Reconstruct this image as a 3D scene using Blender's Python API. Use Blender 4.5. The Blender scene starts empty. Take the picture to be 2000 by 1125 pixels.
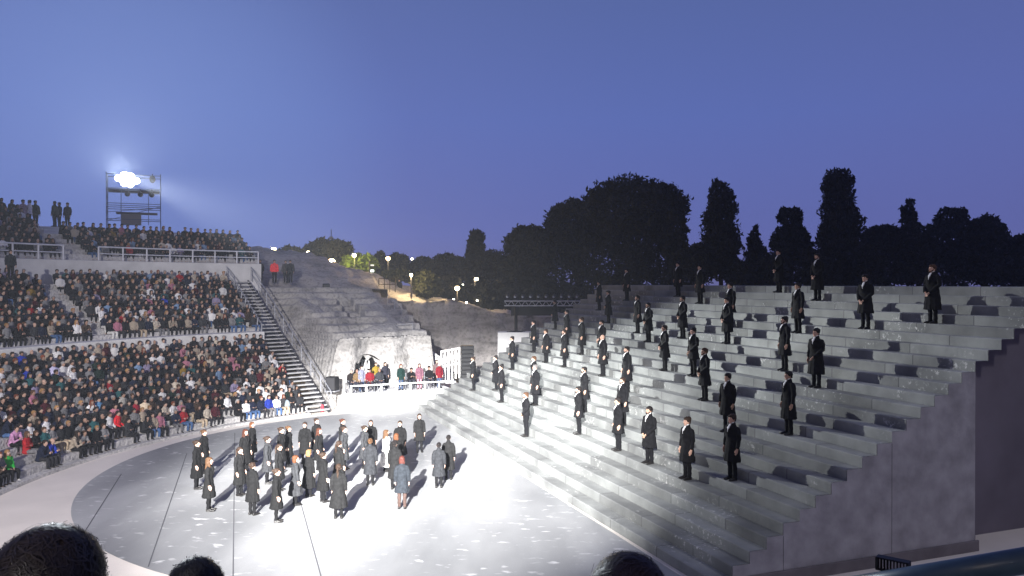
import bpy, bmesh, math, random
import numpy as np
from mathutils import Vector, Matrix, noise
rnd = random.Random(7)
npr = np.random.default_rng(11)
R_ = math.radians
SC = bpy.context.scene
COL = SC.collection

# ------------------------------------------------------------------ camera
F, YH, EYE = 1548.0, 553.5, 7.5
cam = bpy.data.cameras.new('camera')
camo = bpy.data.objects.new('camera', cam); COL.objects.link(camo)
cam.sensor_width = 36; cam.lens = 36*F/2000
cam.clip_start = 0.05; cam.clip_end = 5000
camo.location = (0, 0, EYE)
camo.rotation_euler = (R_(90)-math.atan((562.5-YH)/F), 0, 0)
SC.camera = camo

# ------------------------------------------------------------------ dusk sky
wd = bpy.data.worlds.new('World'); SC.world = wd; wd.use_nodes = True
nt = wd.node_tree; nt.nodes.clear()
def N(nt, t, **k):
    n = nt.nodes.new(t)
    for a, b in k.items(): setattr(n, a, b)
    return n
def ramp(nt, fac, stops, interp='LINEAR'):
    r = N(nt, 'ShaderNodeValToRGB'); e = r.color_ramp.elements; r.color_ramp.interpolation = interp
    while len(e) < len(stops): e.new(.5)
    for i, (p, c) in enumerate(stops):
        e[i].position = p; e[i].color = (*c, 1) if len(c) == 3 else c
    if fac is not None: nt.links.new(fac, r.inputs[0])
    return r
def mapr(nt, v, a, b, c=0, d=1):
    m = N(nt, 'ShaderNodeMapRange', interpolation_type='SMOOTHSTEP'); nt.links.new(v, m.inputs[0])
    for i, x in enumerate((a, b, c, d)): m.inputs[i+1].default_value = x
    return m.outputs[0]
def mixc(nt, f, a, b, bt='MIX'):
    m = N(nt, 'ShaderNodeMix', data_type='RGBA', blend_type=bt)
    for s, v in ((m.inputs[0], f), (m.inputs[6], a), (m.inputs[7], b)):
        if hasattr(v, 'is_linked'): nt.links.new(v, s)
        else: s.default_value = v if not isinstance(v, tuple) else (*v, 1)
    return m.outputs[2]
def math_(nt, op, a, b=None):
    m = N(nt, 'ShaderNodeMath', operation=op)
    for s, v in zip(m.inputs, (a, b)):
        if v is None: continue
        if hasattr(v, 'is_linked'): nt.links.new(v, s)
        else: s.default_value = v
    return m.outputs[0]
tc = N(nt, 'ShaderNodeTexCoord')
sx = N(nt, 'ShaderNodeSeparateXYZ'); nt.links.new(tc.outputs['Generated'], sx.inputs[0])
elev = ramp(nt, sx.outputs[2], [(0, (.125, .128, .30)), (.06, (.120, .143, .40)), (.2, (.100, .145, .415)),
                                (.36, (.084, .124, .330)), (1, (.050, .068, .22))])
# floodlight halo painted into the sky around the tower's direction
dotg = N(nt, 'ShaderNodeVectorMath', operation='DOT_PRODUCT')
nt.links.new(tc.outputs['Generated'], dotg.inputs[0])
gd = Vector((-.43, .90, .13)).normalized(); dotg.inputs[1].default_value = gd
glow = mapr(nt, dotg.outputs['Value'], .945, 1.0, 0, .40)
glow2 = mapr(nt, dotg.outputs['Value'], .80, 1.0, 0, .12)
c1 = mixc(nt, glow2, elev.outputs[0], (.115, .175, .50))
c2 = mixc(nt, glow, c1, (.17, .27, .62))
right = mapr(nt, sx.outputs[0], .15, .75, 0, .32)
c3 = mixc(nt, right, c2, (.098, .098, .285))
# warm tint added to the unseen sky behind the camera, offsetting blue ambient
back_sky = mapr(nt, sx.outputs[1], .25, -.8, 0, 1)
c3 = mixc(nt, back_sky, c3, (.12, .105, .16))
bg = N(nt, 'ShaderNodeBackground'); wo = N(nt, 'ShaderNodeOutputWorld')
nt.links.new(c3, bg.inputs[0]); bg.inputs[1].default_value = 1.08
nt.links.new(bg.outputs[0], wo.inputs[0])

SC.view_settings.view_transform = 'Standard'; SC.view_settings.look = 'None'
SC.view_settings.exposure = 0; SC.view_settings.gamma = 1
SC.cycles.max_bounces = 5; SC.cycles.diffuse_bounces = 3; SC.cycles.glossy_bounces = 2
SC.cycles.use_denoising = True

# ------------------------------------------------------------------ stage light
def spot(name, loc, aim, power, size, blend, col=(1, 1, 1), rad=.25):
    l = bpy.data.lights.new(name, 'SPOT'); l.energy = power; l.spot_size = R_(size); l.spot_blend = blend
    l.color = col; l.shadow_soft_size = rad
    o = bpy.data.objects.new(name, l); COL.objects.link(o); o.location = loc
    o.rotation_euler = (Vector(aim)-Vector(loc)).to_track_quat('-Z', 'Y').to_euler()
    return o
KEY = (-5, -24, 17.6)
k_ = spot('stage_spot', KEY, (-3.5, 36.5, 0), 1.5e6, 18.5, 1.0, (1, .985, .955), .2)
k_.scale = (1.25, .84, 1)
spot('stage_flood', (-9, -24, 19.5), (-14, 33, 0), 2.1e5, 34, 1.0, (1, .95, .92), .35)
spot('stair_flood', (-28.6, 59.4, 15.7), (8.2, 26, 3.9), 1.1e5, 17.5, .8, (.97, 1, .97), .10)
spot('stair_flood', (-28.9, 59.5, 15.5), (3.6, 37.5, 3.6), 1.9e5, 20, 1.0, (.97, 1, .97), .10)

spot('warm_fill', (-14, -34, 27), (0, 40, 3), 3.5e3, 75, 1.0, (1, .80, .62), 1.2)  # unseen weak warm fill, added to soften the blue ambient

spot('side_fill', (22, 7, 27), (8.5, 23, 1), 6.5e3, 62, 1.0, (.96, .96, .98), .6)  # unseen lamp added high on the right to lift treads and side wall
spot('tower_wash', (-29.3, 59.2, 15.7), (0, 0, 17), 9e4, 34, 1.0, (.86, .94, 1), .5)

# ------------------------------------------------------------------ helpers
def W(x, y, Y): return Vector(((x-1000)/F*Y, Y, EYE-(y-YH)/F*Y))
def G(x, y, z=0):
    Y = (EYE-z)*F/(y-YH); return Vector(((x-1000)/F*Y, Y, z))
def link(o, parent=None):
    COL.objects.link(o)
    if parent: o.parent = parent
    return o
def tag(o, label=None, cat=None, group=None, kind=None):
    if label: o['label'] = label
    if cat: o['category'] = cat
    if group: o['group'] = group
    if kind: o['kind'] = kind
    return o
def empty(name, loc, rz=0, label=None, cat=None, group=None):
    o = bpy.data.objects.new(name, None); COL.objects.link(o); o.location = loc; o.rotation_euler = (0, 0, rz)
    o.empty_display_size = .2
    return tag(o, label, cat, group)
def mobj(name, me, mat=None, parent=None, smooth=False):
    if mat is not None:
        me.materials.clear()
        for m in (mat if isinstance(mat, (list, tuple)) else [mat]): me.materials.append(m)
    if smooth: me.shade_smooth()
    return link(bpy.data.objects.new(name, me), parent)
def mesh_np(name, v, f, mi=None):
    v = np.asarray(v, np.float32); f = np.asarray(f, np.int32)
    me = bpy.data.meshes.new(name); n, k = f.shape
    me.vertices.add(len(v)); me.vertices.foreach_set('co', v.ravel())
    me.loops.add(n*k); me.loops.foreach_set('vertex_index', f.ravel())
    me.polygons.add(n); me.polygons.foreach_set('loop_start', np.arange(0, n*k, k, dtype=np.int32))
    if mi is not None: me.polygons.foreach_set('material_index', np.asarray(mi, np.int32))
    me.update(calc_edges=True); me.validate(); return me
class MB:
    def __init__(s): s.b = bmesh.new()
    def box(s, c, d, rz=0, bev=0):
        m = Matrix.Translation(c) @ Matrix.Rotation(rz, 4, 'Z') @ Matrix.Diagonal((*d, 1))
        r = bmesh.ops.create_cube(s.b, size=1, matrix=m)
        if bev:
            es = list({e for v in r['verts'] for e in v.link_edges})
            bmesh.ops.bevel(s.b, geom=es, offset=bev, segments=1, affect='EDGES')
        return s
    def bar(s, a, b, r, seg=8, r2=None):
        a, b = Vector(a), Vector(b); d = b-a
        m = Matrix.Translation((a+b)/2) @ d.to_track_quat('Z', 'Y').to_matrix().to_4x4()
        bmesh.ops.create_cone(s.b, cap_ends=True, segments=seg, radius1=r, radius2=r if r2 is None else r2, depth=d.length, matrix=m)
        return s
    def beam(s, a, b, w, h):
        a, b = Vector(a), Vector(b); d = b-a
        m = Matrix.Translation((a+b)/2) @ d.to_track_quat('Y', 'Z').to_matrix().to_4x4() @ Matrix.Diagonal((w, d.length, h, 1))
        bmesh.ops.create_cube(s.b, size=1, matrix=m); return s
    def ball(s, c, r, u=12, v=8):
        r = (r, r, r) if not hasattr(r, '__len__') else r
        bmesh.ops.create_uvsphere(s.b, u_segments=u, v_segments=v, radius=1, matrix=Matrix.Translation(c) @ Matrix.Diagonal((*r, 1)))
        return s
    def tube(s, pts, rad, seg=14, flat=False):
        """closed loft along pts; rad entries r or (rx, ry) with rx along world x"""
        pts = [Vector(p) for p in pts]; rings = []
        rad = [(r, r) if not hasattr(r, '__len__') else r for r in rad]
        d0 = (pts[0]-pts[1]).normalized(); d1 = (pts[-1]-pts[-2]).normalized()
        P = [pts[0]+d0*min(rad[0])*.5] + pts + [pts[-1]+d1*min(rad[-1])*.5]
        Q = [(rad[0][0]*.6, rad[0][1]*.6)] + rad + [(rad[-1][0]*.6, rad[-1][1]*.6)]
        if flat: P[-1] = pts[-1]+d1*.002; Q[-1] = rad[-1]
        for i, p in enumerate(P):
            d = (P[min(i+1, len(P)-1)]-P[max(i-1, 0)]).normalized()
            ex = Vector((1, 0, 0)); ex = ex-d*ex.dot(d)
            if ex.length < .2: ex = Vector((0, 1, 0)); ex = ex-d*ex.dot(d)
            ex.normalize(); ey = d.cross(ex)
            rings.append([s.b.verts.new(p+ex*Q[i][0]*math.cos(a)+ey*Q[i][1]*math.sin(a))
                          for a in [2*math.pi*k/seg for k in range(seg)]])
        for a, b in zip(rings, rings[1:]):
            for k in range(seg): s.b.faces.new((a[k], a[(k+1) % seg], b[(k+1) % seg], b[k]))
        s.b.faces.new(rings[0][::-1]); s.b.faces.new(rings[-1]); return s
    def mesh(s, name):
        bmesh.ops.recalc_face_normals(s.b, faces=s.b.faces)
        me = bpy.data.meshes.new(name); s.b.to_mesh(me); s.b.free(); return me
    def build(s, name, mat, parent=None, smooth=False):
        return mobj(name, s.mesh(name), mat, parent, smooth)
    def fuse(s, name, vox, smoothit=2, warp=None):
        """merge the closed shapes into one continuous skin"""
        me0 = s.mesh('tmp'); o = bpy.data.objects.new('tmp', me0); COL.objects.link(o)
        m = o.modifiers.new('r', 'REMESH'); m.mode = 'VOXEL'; m.voxel_size = vox
        q = o.modifiers.new('s', 'SMOOTH'); q.iterations = smoothit; q.factor = .5
        dg = bpy.context.evaluated_depsgraph_get(); dg.update()
        me = bpy.data.meshes.new_from_object(o.evaluated_get(dg)); me.name = name
        bpy.data.objects.remove(o); bpy.data.meshes.remove(me0)
        if warp is not None:
            n = len(me.vertices); a = np.empty(n*3, np.float32); me.vertices.foreach_get('co', a)
            a = warp(a.reshape(-1, 3)); me.vertices.foreach_set('co', a.astype(np.float32).ravel()); me.update()
        me.shade_smooth(); return me
def decim(me, ratio):
    o = bpy.data.objects.new('tmp', me); COL.objects.link(o)
    m = o.modifiers.new('d', 'DECIMATE'); m.ratio = ratio
    dg = bpy.context.evaluated_depsgraph_get(); dg.update()
    r = bpy.data.meshes.new_from_object(o.evaluated_get(dg)); bpy.data.objects.remove(o); r.shade_smooth(); return r

# ------------------------------------------------------------------ materials
def mat(name, col, rough=.8, var=0, scale=6, bump=0, bscale=40, metal=0, emit=None, es=0, detail=4, coords='Object', spec=.3):
    m = bpy.data.materials.new(name); m.use_nodes = True; t = m.node_tree; p = t.nodes['Principled BSDF']
    p.inputs['Base Color'].default_value = (*col, 1); p.inputs['Roughness'].default_value = rough
    p.inputs['Metallic'].default_value = metal; p.inputs['Specular IOR Level'].default_value = spec
    if emit: p.inputs['Emission Color'].default_value = (*emit, 1); p.inputs['Emission Strength'].default_value = es
    c = N(t, 'ShaderNodeTexCoord')
    if var:
        n = N(t, 'ShaderNodeTexNoise'); n.inputs['Scale'].default_value = scale; n.inputs['Detail'].default_value = detail
        t.links.new(c.outputs[coords], n.inputs[0])
        r = ramp(t, n.outputs[0], [(.3, tuple(x*(1-var) for x in col)), (.7, tuple(min(1, x*(1+var)) for x in col))])
        t.links.new(r.outputs[0], p.inputs['Base Color'])
    if bump:
        n = N(t, 'ShaderNodeTexNoise'); n.inputs['Scale'].default_value = bscale; n.inputs['Detail'].default_value = 5
        t.links.new(c.outputs[coords], n.inputs[0])
        b = N(t, 'ShaderNodeBump'); b.inputs[0].default_value = bump; b.inputs[1].default_value = .05
        t.links.new(n.outputs[0], b.inputs['Height']); t.links.new(b.outputs[0], p.inputs['Normal'])
    return m
def objcol_mat(name, rough=.9, var=.25, scale=14):
    m = bpy.data.materials.new(name); m.use_nodes = True; t = m.node_tree; p = t.nodes['Principled BSDF']
    oi = N(t, 'ShaderNodeObjectInfo'); c = N(t, 'ShaderNodeTexCoord'); n = N(t, 'ShaderNodeTexNoise')
    n.inputs['Scale'].default_value = scale; n.inputs['Detail'].default_value = 3; t.links.new(c.outputs['Object'], n.inputs[0])
    v = mapr(t, n.outputs[0], .3, .7, 1-var, 1+var)
    h = N(t, 'ShaderNodeHueSaturation'); t.links.new(v, h.inputs['Value']); t.links.new(oi.outputs['Color'], h.inputs['Color'])
    t.links.new(h.outputs[0], p.inputs['Base Color']); p.inputs['Roughness'].default_value = rough
    p.inputs['Specular IOR Level'].default_value = .15
    return m
CLOTH = objcol_mat('cloth'); SKIN = objcol_mat('skin', .6, .08, 20); HAIR = objcol_mat('hair', .55, .35, 60)
EYEM = mat('eye_dark', (.03, .02, .02), .4); LIP = mat('lip', (.28, .09, .08), .5)
PLASTER = mat('pale_plaster', (.56, .56, .57), .85, .10, 1.2, .25, 25)
WHITE = mat('white_paint', (.78, .78, .78), .5, .05, 3)
GREY_METAL = mat('grey_metal', (.33, .34, .38), .45, .15, 8, metal=.4)
DARK_METAL = mat('dark_metal', (.05, .05, .06), .5, .2, 8, metal=.5)
BLACK = mat('black_plastic', (.012, .012, .014), .55, .3, 10)
BARK = mat('bark', (.035, .028, .022), .95, .4, 8, .6, 20)

def stone_mat(name, base, dark, scale=1.0, mortar=None):
    m = bpy.data.materials.new(name); m.use_nodes = True; t = m.node_tree; p = t.nodes['Principled BSDF']
    c = N(t, 'ShaderNodeTexCoord')
    mp = N(t, 'ShaderNodeMapping'); t.links.new(c.outputs['Object'], mp.inputs[0]); mp.inputs['Scale'].default_value = (.5, .5, 2.2)
    n = N(t, 'ShaderNodeTexNoise'); n.inputs['Scale'].default_value = scale; n.inputs['Detail'].default_value = 8; n.inputs['Roughness'].default_value = .62
    t.links.new(mp.outputs[0], n.inputs[0])
    n2 = N(t, 'ShaderNodeTexNoise'); n2.inputs['Scale'].default_value = scale*7; n2.inputs['Detail'].default_value = 6
    t.links.new(c.outputs['Object'], n2.inputs[0])
    r = ramp(t, n.outputs[0], [(.28, dark), (.5, base), (.72, tuple(min(1, x*1.22) for x in base))])
    r2 = ramp(t, n2.outputs[0], [(.36, (.45, .45, .45)), (.52, (1, 1, 1))])
    col = mixc(t, .5, r.outputs[0], r2.outputs[0], 'MULTIPLY')
    t.links.new(col, p.inputs['Base Color']); p.inputs['Roughness'].default_value = .93; p.inputs['Specular IOR Level'].default_value = .2
    b = N(t, 'ShaderNodeBump'); b.inputs[0].default_value = .8; b.inputs[1].default_value = .12
    t.links.new(n2.outputs[0], b.inputs['Height']); t.links.new(b.outputs[0], p.inputs['Normal'])
    return m
ROCK = stone_mat('limestone', (.33, .32, .315), (.20, .192, .185), .8)
ROCKD = stone_mat('grey_limestone', (.33, .31, .305), (.18, .17, .165), .6)
STEP = stone_mat('worn_step_stone', (.46, .45, .45), (.30, .295, .30), 1.2)

# sand round the orchestra
SAND = mat('pale_sand', (.70, .65, .60), .95, .06, .6, .3, 30)
GROUND = mat('dry_ground', (.16, .15, .11), .95, .3, .2, .3, 4)

# painted disc
DISC = bpy.data.materials.new('painted_stage_floor'); DISC.use_nodes = True
t = DISC.node_tree; p = t.nodes['Principled BSDF']; c = N(t, 'ShaderNodeTexCoord')
n1 = N(t, 'ShaderNodeTexNoise'); n1.inputs['Scale'].default_value = .22; n1.inputs['Detail'].default_value = 6
mp = N(t, 'ShaderNodeMapping'); mp.inputs['Rotation'].default_value = (0, 0, .36); mp.inputs['Scale'].default_value = (1, .35, 1)
t.links.new(c.outputs['Object'], mp.inputs[0]); t.links.new(mp.outputs[0], n1.inputs[0])
n2 = N(t, 'ShaderNodeTexNoise'); n2.inputs['Scale'].default_value = 2.6; n2.inputs['Detail'].default_value = 3; n2.inputs['Roughness'].default_value = .5
mp2 = N(t, 'ShaderNodeMapping'); mp2.inputs['Rotation'].default_value = (0, 0, .2); mp2.inputs['Scale'].default_value = (.75, 1.5, 1)
t.links.new(c.outputs['Object'], mp2.inputs[0]); t.links.new(mp2.outputs[0], n2.inputs[0])
n3 = N(t, 'ShaderNodeTexNoise'); n3.inputs['Scale'].default_value = .9; n3.inputs['Detail'].default_value = 5
t.links.new(c.outputs['Object'], n3.inputs[0])
base = ramp(t, n1.outputs[0], [(.30, (.155, .160, .168)), (.48, (.26, .265, .272)), (.66, (.42, .425, .43))])
fl = ramp(t, n2.outputs[0], [(.60, (0, 0, 0)), (.68, (1, 1, 1))])
fm = ramp(t, n3.outputs[0], [(.40, (0, 0, 0)), (.62, (.8, .8, .8))])
flm = mixc(t, 1.0, fl.outputs[0], fm.outputs[0], 'MULTIPLY')
cc = mixc(t, flm, base.outputs[0], (.62, .62, .63))
t.links.new(cc, p.inputs['Base Color']); p.inputs['Roughness'].default_value = .62; p.inputs['Specular IOR Level'].default_value = .25

# stage stair blocks (uv: x = metres along / block, y = step number)
STAIR = bpy.data.materials.new('stage_step_blocks'); STAIR.use_nodes = True
t = STAIR.node_tree; p = t.nodes['Principled BSDF']; c = N(t, 'ShaderNodeTexCoord')
br = N(t, 'ShaderNodeTexBrick'); t.links.new(c.outputs['UV'], br.inputs[0]); br.offset = .37; br.offset_frequency = 2; br.squash = 1.25; br.squash_frequency = 3
br.inputs['Scale'].default_value = 1; br.inputs['Brick Width'].default_value = 2.7; br.inputs['Row Height'].default_value = 1
br.inputs['Mortar Size'].default_value = .018; br.inputs['Mortar Smooth'].default_value = .2
br.inputs['Color1'].default_value = (.29, .30, .295, 1); br.inputs['Color2'].default_value = (.195, .20, .198, 1); br.inputs['Mortar'].default_value = (.12, .12, .125, 1)
n1 = N(t, 'ShaderNodeTexNoise'); n1.inputs['Scale'].default_value = .7; n1.inputs['Detail'].default_value = 7; t.links.new(c.outputs['Object'], n1.inputs[0])
r1 = ramp(t, n1.outputs[0], [(.3, (.52, .52, .53)), (.7, (1.08, 1.08, 1.08))])
a = mixc(t, 1, br.outputs[0], r1.outputs[0], 'MULTIPLY')
n2 = N(t, 'ShaderNodeTexNoise'); n2.inputs['Scale'].default_value = 7; n2.inputs['Detail'].default_value = 8; n2.inputs['Roughness'].default_value = .7; t.links.new(c.outputs['Object'], n2.inputs[0])
n3 = N(t, 'ShaderNodeTexNoise'); n3.inputs['Scale'].default_value = .55; n3.inputs['Detail'].default_value = 2; t.links.new(c.outputs['Object'], n3.inputs[0])
s2 = ramp(t, n2.outputs[0], [(.56, (0, 0, 0)), (.64, (1, 1, 1))]); s3 = ramp(t, n3.outputs[0], [(.52, (0, 0, 0)), (.64, (.85, .85, .85))])
sc_ = mixc(t, 1, s2.outputs[0], s3.outputs[0], 'MULTIPLY')
a = mixc(t, sc_, a, (.60, .60, .59))
t.links.new(a, p.inputs['Base Color']); p.inputs['Roughness'].default_value = .85; p.inputs['Specular IOR Level'].default_value = .2
b = N(t, 'ShaderNodeBump'); b.inputs[0].default_value = .5; b.inputs[1].default_value = .03
t.links.new(n2.outputs[0], b.inputs['Height']); t.links.new(b.outputs[0], p.inputs['Normal'])
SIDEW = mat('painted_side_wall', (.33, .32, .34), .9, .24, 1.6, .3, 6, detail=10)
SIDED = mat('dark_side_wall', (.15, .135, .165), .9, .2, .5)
PLINTH = mat('dark_plinth', (.16, .145, .155), .9, .2, 1.5)

# ------------------------------------------------------------------ ground and orchestra
C = Vector((2.9, 29.6, 0))                        # centre of the seating
def pol(Rr, ph, z=0): return Vector((C.x+Rr*math.cos(R_(ph)), C.y+Rr*math.sin(R_(ph)), z))
gm = MB(); gm.box((0, 110, -.05), (414, 334, .06)); g = gm.build('ground', GROUND); tag(g, kind='structure')
def sector(Ra, Rb, z, a0, a1, n=96, th=.0):
    v = []; f = []
    for i in range(n+1):
        a = a0+(a1-a0)*i/n
        for r in (Ra, Rb): v.append(pol(r, a, z))
    for i in range(n): f.append((2*i, 2*i+1, 2*i+3, 2*i+2))
    return v, f
v = [Vector((x, y, 0.0)) for x, y in ((-24, 2), (34, 2), (34, 60), (-24, 60))]
me = bpy.data.meshes.new('sand_apron'); me.from_pydata(v, [], [(0, 1, 2, 3)])
o = mobj('sand_apron', me, SAND); tag(o, kind='structure')
# disc, cut by the stair foot
TH = .36; VV = Vector((math.cos(TH), math.sin(TH), 0)); UU = Vector((-math.sin(TH), math.cos(TH), 0))
c0, TL, TR, TREAD, RISE, NST = 11.345, 46.0, 16.195, .507, .2955, 25
def SP(s, t_, z=0): return VV*(c0+s)+UU*t_+Vector((0, 0, z))
dc = Vector((-1.65, 33.13, 0)); dr = 14.69
bm = bmesh.new(); ring = []
for i in range(160):
    a = 2*math.pi*i/160; q = dc+Vector((math.cos(a), math.sin(a), 0))*dr
    s = q.dot(VV)-c0
    if s < .3: ring.append(bm.verts.new((q.x, q.y, .008)))
bm.faces.new(ring); me = bpy.data.meshes.new('stage_floor'); bm.to_mesh(me); bm.free()
o = mobj('stage_floor', me, DISC); tag(o, kind='structure')
# stage floor right of the disc, up to the stair foot
v = [SP(-.0, TL, .004), SP(.3, TL, .004), SP(.3, TR-3, .004), SP(-5, TR-6, .004), Vector((-1, 19, .004))]
# seams between the floor sheets
seam = mat('seam', (.09, .09, .10), .9)
sm = MB()
for (x0, y0, x1, y1) in ((236, 926, 152, 1058), (364, 886, 288, 1108), (458, 846, 454, 1130), (575, 940, 627, 1130)):
    a, b = G(x0, y0, .012), G(x1, y1, .012); sm.beam(a, b, .03, .004)
o = sm.build('floor_seams', seam); tag(o, kind='structure')

# ------------------------------------------------------------------ the stage staircase
st = empty('stage_staircase', SP(0, TR), TH, 'huge grey stone block staircase filling the stage opposite the seats', 'staircase')
# local axes: x = up the stairs, y = along them, origin at the near foot corner
L = TL-TR; bm = bmesh.new(); uvl = bm.loops.layers.uv.new('UVMap')
rr = random.Random(3)
nseg = 62
def jit(i, k): return 0.012*noise.noise(Vector((i*.9, k*1.7, 3)))
for k in range(1, NST+1):
    x0, x1 = (k-1)*TREAD, k*TREAD if k < NST else k*TREAD+2.5
    z0, z1 = (k-1)*RISE, k*RISE
    for i in range(nseg):
        ya, yb = L*i/nseg, L*(i+1)/nseg
        ja, jb = jit(i, k), jit(i+1, k); ca, cb = .02+abs(ja), .02+abs(jb)
        quads = [((x0+ja*.5, ya, z0-.02), (x0+jb*.5, yb, z0-.02), (x0+jb, yb, z1-cb), (x0+ja, ya, z1-ca), k+.02, k+.7),
                 ((x0+ja, ya, z1-ca), (x0+jb, yb, z1-cb), (x0+cb, yb, z1), (x0+ca, ya, z1), k+.7, k+.73),
                 ((x0+ca, ya, z1), (x0+cb, yb, z1), (x1+.03, yb, z1), (x1+.03, ya, z1), k+.73, k+.98)]
        for a, b, c_, d, v0, v1 in quads:
            f = bm.faces.new([bm.verts.new(q) for q in (a, b, c_, d)][::-1])
            for lp, uv in zip(f.loops, [(ya, v0), (yb, v0), (yb, v1), (ya, v1)][::-1]): lp[uvl].uv = uv
bmesh.ops.remove_doubles(bm, verts=bm.verts, dist=.0005)
me = bpy.data.meshes.new('steps'); bm.to_mesh(me); bm.free()
mobj('steps', me, STAIR, st)
def prof(k0, k1, y, zlow, inset):
    """sawtooth sheet closing the end of the stairs under steps k0..k1"""
    v = []; f = []
    for k in range(k0, k1+1):
        x0, x1 = (k-1)*TREAD, k*TREAD if k < NST else k*TREAD+2.5
        z = k*RISE-inset; i = len(v)
        v += [(x0, y, zlow), (x1, y, zlow), (x1, y, z), (x0, y, z)]; f.append((i, i+1, i+2, i+3))
    m_ = bpy.data.meshes.new('w'); m_.from_pydata(v, [], f); return m_
KP = 18
mobj('side_wall', prof(1, KP-1, -.006, .3, .004), SIDEW, st)
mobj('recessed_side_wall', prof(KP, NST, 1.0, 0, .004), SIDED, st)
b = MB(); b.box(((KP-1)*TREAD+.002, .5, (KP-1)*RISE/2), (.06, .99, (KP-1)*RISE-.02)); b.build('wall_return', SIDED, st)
b = MB(); b.box(((KP-1)*TREAD/2+.05, -.035, .15), ((KP-1)*TREAD+.1, .06, .30), bev=.008); b.build('plinth', PLINTH, st)
b = MB()
for k in (4, 11): b.box(((k+.0)*TREAD, -.008, k*RISE/2+.1), (.012, .005, k*RISE-.25))
b.build('panel_joint', seam, st)
mobj('far_side_wall', prof(1, NST, L, 0, .004), SIDEW, st)
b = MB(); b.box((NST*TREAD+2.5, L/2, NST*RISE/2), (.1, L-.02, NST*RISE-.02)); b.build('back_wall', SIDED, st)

# ------------------------------------------------------------------ audience tiers
A0, A1 = 133.0, 296.0
def ring_profile(name, prof_pts, a0, a1, n, material, rough=0, seed=0):
    """sweep a (R, z) profile round the seating centre"""
    v = []; f = []; m = len(prof_pts)
    for i in range(n+1):
        a = a0+(a1-a0)*i/n
        for j, (r, z) in enumerate(prof_pts):
            q = pol(r, a, z)
            if rough:
                w = noise.noise_vector(q*1.3+Vector((seed, 0, 0)))*rough+noise.noise_vector(q*5)*rough*.4
                q = q+Vector((w.x, w.y, w.z*.5))
            v.append(q)
    for i in range(n):
        for j in range(m-1):
            a_ = i*m+j; f.append((a_, a_+1, a_+m+1, a_+m))
    # end caps down to the ground line
    me = bpy.data.meshes.new(name); me.from_pydata(v, [], f)
    bm = bmesh.new(); bm.from_mesh(me); bm.verts.ensure_lookup_table()
    for i0 in (0, n):
        base_ = i0*m
        for j in range(m-1):
            p1, p2 = bm.verts[base_+j], bm.verts[base_+j+1]
            if abs(p1.co.xy.to_tuple()[0]-p2.co.x)+abs(p1.co.y-p2.co.y) > .05:
                q1 = bm.verts.new((p1.co.x, p1.co.y, -.02)); q2 = bm.verts.new((p2.co.x, p2.co.y, -.02))
                bm.faces.new((p1, p2, q2, q1)); bm.verts.ensure_lookup_table()
    bmesh.ops.recalc_face_normals(bm, faces=bm.faces); bm.to_mesh(me); bm.free()
    return mobj(name, me, material)
T1 = dict(R0=21.4, dz=.31, dr=.49, z0=.42, n=11)
T2 = dict(R0=27.5, dz=.30, dr=.50, z0=4.75, n=10)
T3 = dict(R0=33.65, dz=.32, dr=.54, z0=9.22, n=9)
pr = [(21.05, 0), (21.05, .13), (21.4, .15)]
for k in range(11): r = 21.4+.49*k; z = .42+.31*k; pr += [(r, z), (r+.49, z)]
o = ring_profile('lower_seating_tier', pr, A0, A1, 130, STEP, .035)
tag(o, 'lower tier of pale stone seat rows curving round the sand', 'seating tier')
o = ring_profile('dividing_wall', [(26.79, 3.4), (26.80, 4.5), (27.5, 4.52), (27.5, 4.4)], A0, A1, 100, PLASTER)
tag(o, 'low pale wall between the lower and middle seating tiers', 'wall')
pr = [(27.49, 4.45)]
for k in range(10): r = 27.5+.5*k; z = 4.75+.3*k; pr += [(r, z), (r+.5, z)]
pr += [(33.0, 7.45)]
o = ring_profile('middle_seating_tier', pr, A0, A1, 110, STEP, .02)
tag(o, 'middle tier of pale stone seat rows between the two curved walls', 'seating tier')
o = ring_profile('terrace_wall', [(33.0, 7.0), (33.01, 8.86), (33.66, 8.9), (33.66, 8.0)], 128.3, 205, 60, PLASTER)
tag(o, 'pale retaining wall under the railed upper seating terrace', 'wall')
A3 = 149.4
pr = [(33.6, 8.9)]
for k in range(5): r = 33.65+.54*k; z = 9.22+.32*k; pr += [(r, z), (r+.54, z)]
pr += [(44, 11.5), (48, 11.6)]
o = ring_profile('upper_seating_tier', pr, 128.3, A3, 30, STEP, .02)
tag(o, 'short upper tier of stone seat rows below the floodlight tower', 'seating tier')
pr = [(33.6, 8.9)]
for k in range(9): r = 33.65+.54*k; z = 9.22+.32*k; pr += [(r, z), (r+.54, z)]
pr += [(44, 11.8)]
o = ring_profile('upper_seating_tier', pr, A3+.02, 205, 50, STEP, .02)
tag(o, 'taller upper tier of stone seat rows left of the aisle, people standing along its top', 'seating tier')
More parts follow.
